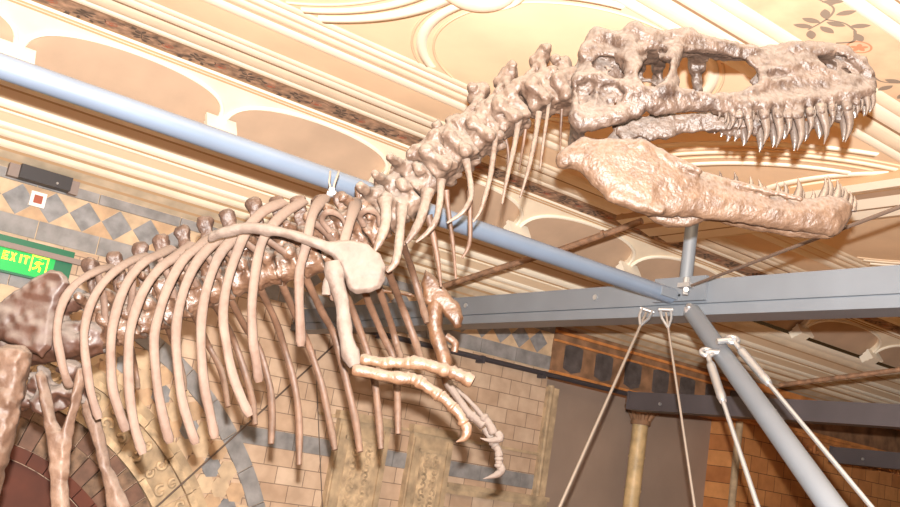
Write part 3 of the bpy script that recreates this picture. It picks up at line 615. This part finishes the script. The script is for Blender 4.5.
PIERB = brick_mat('orange_terracotta_blocks', (206, 142, 84), (176, 112, 62), (96, 62, 40), .45, .26)
GREY = mat('grey_glazed_band', (132, 128, 126), .6, noise=(6, .18, 0)); TILE1 = mat('buff_tile', (190, 164, 134), .7, noise=(7, .12, 0)); TILE2 = mat('peach_tile', (182, 150, 118), .7, noise=(7, .12, 0))
GREYT = mat('grey_tile', (130, 128, 128), .55, noise=(8, .2, 0)); STONE = mat('carved_buff_stone', (186, 160, 128), .8, noise=(9, .25, .5)); STONED = mat('dark_carved_stone', (116, 92, 74), .85, noise=(9, .35, .6)); VOUS = mat('dark_arch_blocks', (104, 76, 62), .8, noise=(6, .25, .2))
RED = mat('dark_red_recess', (84, 42, 28), .8, noise=(2, .2, 0)); JOINT = mat('dark_joint', (96, 82, 70), .9); OLIVE = mat('olive_buff_stone', (172, 148, 118), .8, noise=(6, .2, .2))
wb = MB(); wb.add([(X0, WY, 0), (9.1, WY, 0), (9.1, WY, zz(2.2)), (X0, WY, zz(2.2))], [(0, 1, 2, 3)])
wb.obj('wall_back', [BRICK], kind='structure')
def slab(m, x0, x1, z0, z1, mi=0, d=.012, y=WY): m.box((x0, y-d, zz(z0)), (x1, y+.01, zz(z1)), mi)
# frieze of diamonds between two grey bands
fr = MB(); slab(fr, X0, 9.1, 1.55, 2.2, 3, .006)
k = 0
x = X0
while x < 9.05:
    w = .62 if k % 3 else .9; slab(fr, x+.006, min(9.1, x+w)-.006, 2.085, 2.19, 0, .03); slab(fr, x+.006+.1, min(9.1, x+w+.1)-.006, 1.56, 1.75, 0, .02); x += w; k += 1
p = .335; xs = 1.80
def quad(m, pts, mi, d): m.prism_y([(a, zz(b)) for a, b in pts], WY-d, WY, mi)
for k in range(-22, 22):
    cx = xs+k*p
    if cx > 8.95: continue
    quad(fr, [(cx-.163, 1.917), (cx, 1.757), (cx+.163, 1.917), (cx, 2.077)], 1, .012)
    for s in (1, -1): quad(fr, [(cx+.006, 1.917+s*.162), (cx+p/2, 1.917+s*.003), (cx+p-.006, 1.917+s*.162)], 3+(k+s) % 2, .012)
fr.obj('trim_9', [GREY, GREYT, JOINT, TILE1, TILE2], kind='structure')
# grey course lower down
gc = MB(); x = 4.66; 
while x < 9.05: slab(gc, x, min(x+.7, 9.1)-.008, -.1, .09, 0, .015); x += .7
gc.obj('trim_10', [GREY], kind='structure')
# the blind arch: concentric rings of blocks
AX, AZ = 1.9, -2.4
def ringblocks(name, r0, r1, n, mats, pick, d, gap=.006, lo=0, hi=PI, sub=3):
    m = MB()
    for k in range(n):
        a0 = lo+(hi-lo)*k/n; a1 = lo+(hi-lo)*(k+1)/n; g0 = gap/r0; P = []
        aa = [a0+g0+(a1-a0-2*g0)*i/sub for i in range(sub+1)]
        P = [(AX+r1*math.cos(a), zz(AZ+r1*math.sin(a))) for a in aa]+[(AX+(r0+gap)*math.cos(a), zz(AZ+(r0+gap)*math.sin(a))) for a in reversed(aa)]
        m.prism_y(P, WY-d, WY+.02, pick(k))
    return m.obj(name, mats, kind='structure')
ringblocks('trim_11', 3.44, 3.64, 26, [GREY], lambda k: 0, .03)
ringblocks('trim_12', 1.84, 1.98, 30, [RED], lambda k: 0, .10)
ringblocks('trim_13', 1.98, 2.24, 40, [VOUS, STONED], lambda k: k % 2, .05); ringblocks('trim_14', 2.24, 2.44, 40, [VOUS, STONED], lambda k: (k+1) % 2, .03)
ringblocks('trim_15', 2.44, 2.52, 20, [STONE], lambda k: 0, .08); ringblocks('trim_16', 2.52, 2.82, 20, [OLIVE], lambda k: 0, .012); ringblocks('trim_17', 2.82, 2.90, 20, [STONE], lambda k: 0, .07); ringblocks('trim_18', 2.90, 3.0, 20, [OLIVE], lambda k: 0, .03)
# hexagonal tiles of the outer ring
hx = MB(); n = 40
for k in range(n):
    for row in range(3):
        a = PI*(k+(.5 if row % 2 else 0))/n; r = 3.06+.145*row; cx, cz = AX+r*math.cos(a), AZ+r*math.sin(a); s = .118
        P = [(cx+s*math.cos(a+PI/2+PI/3*i)*1.0, zz(cz+s*math.sin(a+PI/2+PI/3*i))) for i in range(6)]
        hx.prism_y(P, WY-.02-.001*row, WY, 0 if (k*2+row) % 4 == 1 else 1+(k+row) % 2)
hx.obj('trim_19', [GREYT, TILE1, TILE2], kind='structure')
# carved scrolls of the arch, and of the pilasters
def curl(m, x, z, r, a0, d, flip=1, w=.016):
    pts = [(x+(r*(1-.75*t))*math.cos(a0+flip*t*5.2), WY-d, zz(z+(r*(1-.75*t))*math.sin(a0+flip*t*5.2))) for t in np.linspace(0, 1, 12)]; m.tube(pts, w, 6)
cv = MB()
for k in range(34):
    a = PI*(k+.5)/34; s = 1 if k % 2 else -1
    for dr, rr in ((-.07, .075), (.08, .055)): curl(cv, AX+(2.67+dr*s)*math.cos(a), AZ+(2.67+dr*s)*math.sin(a), rr, a*s+k, .03, s, .02)
cv.obj('trim_20', [STONE], smooth=True, kind='structure')
rc = MB(); n = 32; P = [(AX+1.84*math.cos(PI*i/n), zz(AZ+1.84*math.sin(PI*i/n))) for i in range(n+1)]+[(AX-1.84, 0), (AX+1.84, 0)]
rc.prism_y(P, WY-.012, WY, 0); rc.obj('trim_21', [RED], kind='structure')
for x0, x1 in ((5.87, 6.60), (6.95, 7.58)):
    pl = MB(); slab(pl, x0, x1, -2.9, .36, 0, .10); slab(pl, x0-.05, x1+.05, .36, .40, 0, .15); slab(pl, x0-.03, x1+.03, .40, .46, 0, .12)
    for s in (x0+.02, x1-.09): slab(pl, s, s+.07, -2.9, .3, 0, .13)
    q0, q1 = x0+.16, x1-.16; slab(pl, q0, q1, -2.9, .14, 1, .108); slab(pl, q0-.05, q1+.05, .14, .18, 0, .14)
    m = pl
    for k in range(34):
        z = .08-k*.085; s = 1 if k % 2 else -1
        for sx_ in (-1, 1): curl(m, (q0+q1)/2+sx_*(q1-q0)*.24, z, .052, s*sx_*.6+k, .115, s*sx_, .014)
    pl.obj('trim_22', [OLIVE, STONE], kind='structure')
sm = MB(); slab(sm, 5.6, 9.1, .36, .395, 0, .05); slab(sm, 7.6, 9.35, -.24, -.18, 0, .11); slab(sm, 7.6, 9.34, -.32, -.24, 0, .075); sm.obj('trim_23', [OLIVE], kind='structure')
# corner shaft at the end of the wall, the plain recessed bay, lintel with dark tiles, far pier
ORANGE = mat('orange_terracotta', (196, 128, 70), .7, noise=(5, .2, .2)); PLAIN = mat('plain_drab_panel', (150, 128, 112), .85, noise=(1.2, .06, 0)); DARKT = mat('dark_slate_tile', (84, 76, 74), .6, noise=(6, .25, 0)); MIDB = mat('brown_terracotta', (138, 102, 74), .75, noise=(5, .25, .2))
sh = MB(); sh.tube([(9.17, WY-.02, 0), (9.17, WY-.02, zz(1.35))], .05, 14); sh.box((9.1, WY-.06, 0), (9.30, WY+.55, zz(1.32)))
sh.obj('trim_24', [OLIVE], smooth=False, kind='structure')
rp = MB(); rp.box((9.1, WY+.5, 0), (13.3, WY+.6, zz(2.2))); rp.obj('wall_recess', [PLAIN], kind='structure')
lt = MB(); lt.box((9.1, WY-.03, zz(1.56)), (13.3, WY+.5, zz(2.2)), 0)
lt.box((9.1, WY-.07, zz(1.50)), (13.3, WY+.5, zz(1.56)), 1)
lt.box((9.1, WY-.07, zz(2.1)), (13.3, WY-.03, zz(2.14)), 1); lt.box((9.1, WY-.06, zz(1.98)), (13.3, WY-.03, zz(2.01)), 1)
for k in range(7):
    cx = 9.5+k*.62
    lt.prism_y([(cx+.2*math.cos(PI/6+PI/3*i), zz(1.90+.11*math.sin(PI/6+PI/3*i))) for i in range(6)], WY-.045, WY-.03, 2); lt.prism_y([(cx+.19*math.cos(PI/6+PI/3*i), zz(1.68+.1*math.sin(PI/6+PI/3*i))) for i in range(6)], WY-.045, WY-.03, 2)
    lt.box((cx-.17, WY-.052, zz(1.68)), (cx+.17, WY-.03, zz(1.86)), 2)
lt.obj('wall_lintel', [MIDB, ORANGE, DARKT], kind='structure')
pr = MB(); pr.box((13.3, WY-.05, 0), (X1, WY+.6, zz(1.6)), 0); pr.box((13.3, WY-.05, zz(1.6)), (X1, WY+.6, zz(2.2)), 1)
for z0, z1, d in ((1.5, 1.56, .12), (1.56, 1.62, .16), (2.08, 2.2, .12)): pr.box((13.25, WY-d, zz(z0)), (X1, WY, zz(z1)), 2)
for k in range(14): curl(pr, 15.2+k*.3, 1.33, .12, k*1.3, .07, 1 if k % 2 else -1, .03)
pr.m = [m if m < 3 else 2 for m in pr.m]; pr.obj('wall_pier', [PIERB, MIDB, ORANGE], kind='structure')
pj = MB(); pj.tube([(13.32, WY-.06, 0), (13.32, WY-.06, zz(1.5))], .06, 14); pj.obj('trim_25', [OLIVE], kind='structure')
fl_ = MB(); fl_.box((X0, -6, -.1), (X1, WY+.6, 0)); fl_.obj('floor', [mat('dark_walkway_floor', (54, 26, 10), .6, noise=(2, .2, 0))], kind='structure')

# slender column standing in the recess
GOLD = mat('buff_gilded_shaft', (200, 170, 124), .5, noise=(5, .2, .2))
cl = empty('slender_column', (11.2, WY+.12, 0), 'slender buff column with a carved capital in the plain recessed bay', 'column')
c = MB(); c.tube([(0, 0, .25), (0, 0, zz(1.12))], .12, 18); [c.tube([(0, 0, zz(z)), (0, 0, zz(z)+.03)], .13, 18) for z in (.6, .1, -.5)]; c.obj('shaft', [GOLD], cl, True)
c = MB(); c.tube([(0, 0, 0), (0, 0, .1), (0, 0, .12), (0, 0, .25)], [.22, .22, .17, .14], 18); c.obj('base', [GOLD], cl)
c = MB(); c.tube([(0, 0, zz(1.10)), (0, 0, zz(1.14)), (0, 0, zz(1.2)), (0, 0, zz(1.34)), (0, 0, zz(1.42)), (0, 0, zz(1.5))], [.15, .16, .13, .2, .27, .27], 18)
for k in range(10):
    a = 2*PI*k/10; c.tube([(.12*math.cos(a), .12*math.sin(a), zz(1.16)), (.19*math.cos(a), .19*math.sin(a), zz(1.3)), (.27*math.cos(a), .27*math.sin(a), zz(1.36)), (.25*math.cos(a), .25*math.sin(a), zz(1.30))], [.03, .035, .03, .015], 6)
c.obj('capital', [MIDB], cl, True)

# ================================================================== STEELWORK
STEEL = mat('blue_grey_paint', (88, 92, 98), .38, noise=(3, .05, 0), spec=.5); TUBEM = mat('pale_blue_grey_paint', (84, 94, 108), .32, noise=(3, .04, 0), spec=.6); DARKS = mat('dark_grey_unlit_paint', (62, 57, 60), .5, noise=(3, .1, 0)); RUST = mat('rusty_pipe_paint', (112, 84, 64), .6, noise=(14, .3, .2))
CHROME = mat('stainless_steel', (164, 164, 166), .28, metal=.75); CABLE = mat('dull_wire', (122, 110, 100), .4, metal=.3); THIN = mat('dark_wire', (92, 76, 66), .5, metal=.3); BLACK = mat('black_casing', (44, 40, 42), .5)
gx = 5.05
g = empty('steel_girder', (gx, 4.4, zz(1.26)), 'long blue-grey steel girder crossing below the dinosaur head', 'girder')
def loc(o, p): return tuple(np.array(p)-np.array(o.location))
m = MB(); m.box((0, -5.5, .085), (.2, WY-4.4+.05, .25)); m.box((.02, -5.5, .07), (.18, WY-4.4+.05, .087)); m.obj('web', [STEEL], g)
m = MB(); m.box((-.012, -5.5, 0), (.212, WY-4.4+.05, .072)); m.obj('flange', [STEEL], g)
m = MB()
for y in (-2.2, .95, 2.6): m.tube([(-.012, y, .17), (.01, y, .17)], .022, 10)
m.obj('bolt', [CHROME], g)
gp = MB(); gp.box((-.03, -.12, .10), (0, .34, .27)); gp.tube([(-.03, .1, .14), (-.012, .1, .14)], .01, 8); gp.obj('gusset_plate', [STEEL], g)
jn = at_x(671, 296, gx-.03)
t = empty('suspension_tube', jn, 'pale blue-grey steel tube running behind the dinosaur neck to the girder', 'tube')
m = MB(); m.tube([(-9.5, 0, .0), (-.01, 0, 0)], .057, 24); m.obj('tube', [TUBEM], t, True)
m = MB(); m.box((-.16, -.062, -.03), (-.005, .062, .03)); m.obj('end_plate', [STEEL], t)
hp = at_x(686, 278, gx+.1)
t = empty('hanger_post', (gx+.1, hp[1], zz(1.512)), 'short upright grey steel post above the girder under the jaw', 'post')
m = MB(); m.tube([(0, 0, 0), (0, 0, at_x(694, 192, gx+.1)[2]-zz(1.512))], .047, 18); m.obj('post', [STEEL], t, True)
m = MB(); m.box((-.1, -.1, 0), (.1, .1, .02)); m.obj('foot_plate', [STEEL], t)
b0 = at_x(692, 312, gx-.08); b1 = at_depth(832, 507, 4.25); bd = (b1-b0)
t = empty('brace_tube', b0, 'thick grey steel tube slanting down from the girder to the lower right', 'tube')
m = MB(); kf = b0[2]/-bd[2]; m.tube([bd*.0, bd*kf], .058, 24); m.obj('tube', [STEEL], t, True)
m = MB(); q = bd*kf; m.box((q[0]-.16, q[1]-.16, q[2]), (q[0]+.16, q[1]+.16, q[2]+.02)); m.obj('foot_plate', [STEEL], t)
m = MB(); m.tube([(-.03, -.0, .03), (-.06, -.02, .0)], .028, 10); m.tube([(-.065, -.02, .0), (-.075, -.03, -.01)], .02, 6); m.obj('bolt', [CHROME], t, True)
def rod(name, label, cat, a, b, r, m_, ends='fork', turn=None, group=None):
    a, b = np.array(a), np.array(b)
    if a[2]-b[2] > .4 and name in ('stay_rod', 'tie_rod'): b = a+(b-a)*min(4, (a[2]-.01)/(a[2]-b[2]))
    o = empty(name, a, label, cat, group); d = b-a; L_ = np.linalg.norm(d); u = d/L_
    s = MB(); s.tube([u*(.0 if not turn else turn), d], r, 10); s.obj('rod', [m_], o, True)
    q = np.cross(u, [0, 0, 1.]); q = q/np.linalg.norm(q) if np.linalg.norm(q) > .1 else np.array([1., 0, 0])
    q = right-u*(right@u); q /= np.linalg.norm(q)
    if ends == 'fork':
        f = MB(); w = .035
        for s_ in (-1, 1): f.tube([q*s_*w-u*.03, q*s_*w*.9+u*.05, u*.13], r*1.3, 8)
        f.tube([-u*.03-q*(w+.015), -u*.03+q*(w+.015)], .013, 8); f.obj('fork_end', [CHROME], o, True)
    if turn:
        f = MB(); f.tube([-u*.035+(u*math.cos(a)+q*math.sin(a))*.034 for a in np.linspace(0, 2*PI, 20)], .014, 8); f.tube([-u*.035-fwd*.03, -u*.035+fwd*.03], .016, 10); f.tube([-u*.01, u*.07], .016, 10); f.tube([-u*.035, -u*.035+q*(.1 if 'left' in label else -.1)], .02, 8); f.obj('eye_end', [CHROME], o, True)
        f = MB(); f.tube([u*.06, u*.075, u*.08, u*.10, u*(turn-.06), u*(turn-.05), u*turn], [.016, .018, .024, .026, .026, .028, .020], 12)
        for k in range(3):
            p = u*(.13+.07*k)-fwd*.028; f.tube([p, p-fwd*.006], .009, 8)
        f.obj('turnbuckle', [CHROME], o, True)
    return o
rod('stay_rod', 'thin steel stay rod slanting down to the left from the girder', 'rod', at_x(646, 313, gx-.10), at_depth(553, 522, 5.6), .010, CABLE, group='stay rods under the girder')
rod('stay_rod', 'thin steel stay rod dropping almost straight down from the girder', 'rod', at_x(666, 313, gx-.10), at_depth(697, 522, 5.6), .008, CABLE, group='stay rods under the girder')
rod('tie_rod', 'bright steel tie rod with turnbuckle left of the slanting grey tube', 'rod', at_depth(708, 356, 5.75), at_depth(764, 525, 4.6), .013, CHROME, None, .42, 'tie rods on the slanting tube')
rod('tie_rod', 'bright steel tie rod with turnbuckle right of the slanting grey tube', 'rod', at_depth(735, 343, 5.75), at_depth(889, 528, 4.4), .013, CHROME, None, .42, 'tie rods on the slanting tube')
o = rod('tie_cable', 'thin dark tie cable rising right from the girder past the jaw tip', 'cable', at_x(688, 287, gx-.10), at_x(690, 286, gx-.10)+(at_z(960, 184, zz(1.47))-at_x(690, 286, gx-.10))*1.9, .010, THIN, None)
f = MB(); f.tube([(-.02, 0, .06), (-.02, 0, -.06)], .022, 8); f.tube([(-.05, -.03, -.03), (.03, .03, -.03)], .018, 8); f.box((-.05, -.05, -.01), (.0, .05, .02)); f.obj('clevis', [CHROME], o)
o = empty('brown_pipe', at_depth(642, 221, 8.6), 'thin brown pipe slanting under the ceiling behind the pale tube', 'pipe', 'brown pipes')
P = [at_depth(x, y, d) for x, y, d in ((642, 221, 8.6), (560, 250, 9.1), (500, 268, 9.4), (425, 292, 9.9))]; p0 = P[0]
m = MB(); m.tube([p-p0 for p in P], .03, 12); m.obj('pipe', [RUST], o, True)
m = MB()
for q in (.25, .6): pp = P[0]+(P[2]-P[0])*q-p0; m.tube([pp, pp+(P[2]-P[0])*.012], .038, 12)
m.obj('collar', [RUST], o, True)
o = empty('brown_pipe', at_depth(780, 385, 10.5), 'thin brown pipe in front of the cornice above the dark girders', 'pipe', 'brown pipes')
m = MB(); m.tube([(0, 0, 0), at_depth(930, 366, 9.3)-at_depth(780, 385, 10.5)], .026, 10); m.obj('pipe', [RUST], o, True)
# girders lower right, parallel to the big one; unlit look painted dark
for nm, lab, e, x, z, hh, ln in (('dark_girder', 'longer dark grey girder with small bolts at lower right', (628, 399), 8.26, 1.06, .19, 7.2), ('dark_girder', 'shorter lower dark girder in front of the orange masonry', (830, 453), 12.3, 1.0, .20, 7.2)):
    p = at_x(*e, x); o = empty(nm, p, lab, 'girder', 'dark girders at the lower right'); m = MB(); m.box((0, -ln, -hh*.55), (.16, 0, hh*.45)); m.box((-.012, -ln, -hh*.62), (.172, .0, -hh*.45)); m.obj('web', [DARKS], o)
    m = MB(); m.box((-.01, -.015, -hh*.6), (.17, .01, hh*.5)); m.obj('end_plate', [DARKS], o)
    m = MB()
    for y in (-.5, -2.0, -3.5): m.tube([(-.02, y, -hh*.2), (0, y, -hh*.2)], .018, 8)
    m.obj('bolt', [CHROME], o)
o = empty('wall_conduit', (7.2, WY-.1, zz(1.46)), 'dark grey conduit running along the wall below the diamond frieze', 'conduit')
m = MB(); m.tube([(-1.5, 0, 0), (3.9, 0, .03)], .035, 12); m.obj('pipe', [DARKS], o, True)
m = MB(); [m.box((x, -.045, -.05), (x+.05, .11, .05)) for x in (-1.0, .6, 1.7)]; m.obj('clip', [DARKS], o)
o = rod('wall_wire', 'thin dark wire slanting across the tiled arch behind the ribs', 'wire', at_y(345, 335, WY-.14), at_y(140, 522, WY-.10), .011, THIN, None)
o = rod('hanging_wire', 'fine dark wire hanging beside the carved pilasters', 'wire', at_y(315, 350, WY-.2), at_y(323, 520, WY-.2), .006, THIN, None)
# wire clamp that hangs the spine from the pale tube
pc = SL(332, 194, 0)+0; wc = ORG+FWD*pc[0]+LAT*pc[1]+np.array([0, 0, pc[2]])
o = empty('suspension_clamp', wc, 'small bright wire clamp above the dinosaur shoulders', 'clamp')
m = MB(); m.tube([-right*.02, right*.02], .016, 10); m.tube([-right*.012-down*.02, right*.012-down*.02], .012, 8); m.obj('clamp', [CHROME], o, True)
up_ = -down
m = MB(); m.tube([(0, 0, 0), up_*.05-right*.012, up_*.11-right*.02+fwd*.1], .005, 6); m.tube([(0, 0, 0), up_*.05+right*.012, up_*.11+right*.02+fwd*.1], .005, 6); m.obj('wire_loop', [CABLE], o, True)

# ================================================================== SMALL THINGS ON THE WALL
GREEN = mat('exit_green_lit', (0, 150, 62), .4, emit=.75); GREEND = mat('exit_green_edge', (16, 92, 62), .4, emit=.15); YEL = mat('exit_lettering_lit', (236, 255, 60), .4, emit=1.2); RAIL = mat('drab_rail', (128, 112, 104), .6)
ex = empty('exit_sign', (1.93, WY-.12, zz(1.18)), 'lit green EXIT sign with running figure under the frieze', 'sign')
m = MB(); m.box((-.62, -.01, -.03), (.50, .10, .33)); m.obj('case', [GREEND], ex)
m = MB(); m.box((-.60, -.018, -.01), (.33, -.009, .235)); m.obj('lit_face', [GREEN], ex)
def block_text(m, txt, x, z, h, w, t, y0, y1):
    sh_ = {'E': [(0,0,t,h),(0,0,w,t),(0,h/2-t/2,w*.85,h/2+t/2),(0,h-t,w,h)], 'I': [(w/2-t/2,0,w/2+t/2,h)], 'T': [(0,h-t,w,h),(w/2-t/2,0,w/2+t/2,h)]}
    for ch in txt:
        if ch == 'X':
            for s in (0, 1):
                a = (x if s == 0 else x+w-t); b = (x+w-t if s == 0 else x)
                m.prism_y([(a, z), (a+t, z), (b+t, z+h), (b, z+h)], y0, y1)
        else:
            for (a, b, c_, d) in sh_[ch]: m.box((x+a, y0, z+b), (x+c_, y1, z+d))
        x += (w*1.22 if ch != 'I' else w*.75) if ch != 'I' else w*.9
m = MB(); block_text(m, 'EXIT', -.165, .095, .085, .058, .018, -.024, -.017); m.obj('lettering', [YEL], ex)
m = MB()            # running figure in a doorway
m.box((.10, -.024, .05), (.115, -.017, .24)); m.box((.10, -.024, .225), (.29, -.017, .24)); m.box((.275, -.024, .05), (.29, -.017, .24))
fg = lambda pts, r: m.tube([(a, -.02, b) for a, b in pts], r, 8)
fg([(.195, .205), (.195, .207)], .018); fg([(.19, .18), (.185, .135)], .018); fg([(.19, .175), (.225, .16), (.24, .175)], .009); fg([(.19, .175), (.16, .165), (.15, .14)], .009); fg([(.185, .13), (.215, .105), (.21, .06)], .012); fg([(.185, .13), (.165, .1), (.13, .085)], .012)
m.v = [(x_*.86+.02, y_, z_*.86-.005) for x_, y_, z_ in m.v]
m.obj('running_figure', [YEL], ex)
o = empty('metal_rail', (1.0, WY-.20, zz(1.385)), 'narrow drab rail running across the top of the green sign', 'rail'); m = MB(); m.box((-4.0, 0, 0), (2.0, .05, .055)); m.obj('rail', [RAIL], o); m = MB(); [m.box((x, .05, .01), (x+.04, .20, .045)) for x in (-1.5, 1.7)]; m.obj('bracket', [RAIL], o)
o = empty('wall_floodlight', (1.98, WY-.03, zz(2.12)), 'long dark box lamp fixed on the grey band above the diamonds', 'lamp')
m = MB(); m.box((-.26, -.16, -.02), (.24, 0, .12)); m.obj('housing', [BLACK], o); m = MB(); m.box((.24, -.10, -.03), (.33, 0, .11)); m.obj('end_bracket', [RAIL], o); m = MB(); m.box((-.36, -.10, -.02), (-.26, 0, .11)); m.obj('end_bracket', [RAIL], o); m = MB(); m.tube([(.1, -.175, .02), (.1, -.16, .02)], .012, 8); m.obj('screw', [CHROME], o)
o = empty('wall_plaque', (1.97, WY-.03, zz(1.955)), 'small square white plaque with a red centre between the grey diamonds', 'plaque')
m = MB(); m.box((-.075, -.02, -.075), (.075, 0.018, .075)); m.obj('frame', [mat('white_plaque', (236, 230, 220), .6)], o); m = MB(); m.box((-.042, -.028, -.042), (.042, -.019, .042)); m.obj('centre', [mat('red_plaque', (150, 72, 48), .6)], o)

# ================================================================== LIGHT
sc = bpy.context.scene; sc.view_settings.view_transform = 'Standard'; sc.view_settings.look = 'None'; sc.view_settings.exposure = 0
w = bpy.data.worlds.new('hall_ambient'); sc.world = w; w.use_nodes = True
w.node_tree.nodes['Background'].inputs[0].default_value = (1.0, .52, .2, 1); w.node_tree.nodes['Background'].inputs[1].default_value = .035
fl = bpy.data.lights.new('camera_flash', 'POINT'); fl.energy = 6900; fl.shadow_soft_size = .02; fl.color = (1.0, .97, .93)
fo = bpy.data.objects.new('camera_flash', fl); C.objects.link(fo); fo.location = tuple(CAM - down*.14 + right*.01 - fwd*.02)
def area(name, loc_, tgt, sx, sy, energy, col):
    l = bpy.data.lights.new(name, 'AREA'); l.shape = 'RECTANGLE'; l.size = sx; l.size_y = sy; l.energy = energy; l.color = col; l.spread = 1.7
    o = bpy.data.objects.new(name, l); C.objects.link(o); o.location = loc_; o.rotation_euler = (Vector(tgt)-Vector(loc_)).to_track_quat('-Z', 'Y').to_euler()
area('gallery_uplight', (4.0, 4.6, .25), (4.0, 4.6, 6), 9, 7, 78, (1.0, .36, .03))  # added unseen area light, fills ceiling and undersides with warm ambient
area('gallery_uplight', (13.0, 6.0, .25), (13.0, 6.0, 6), 6, 5, 30, (1.0, .40, .06))  # second added fill, farther along the hall
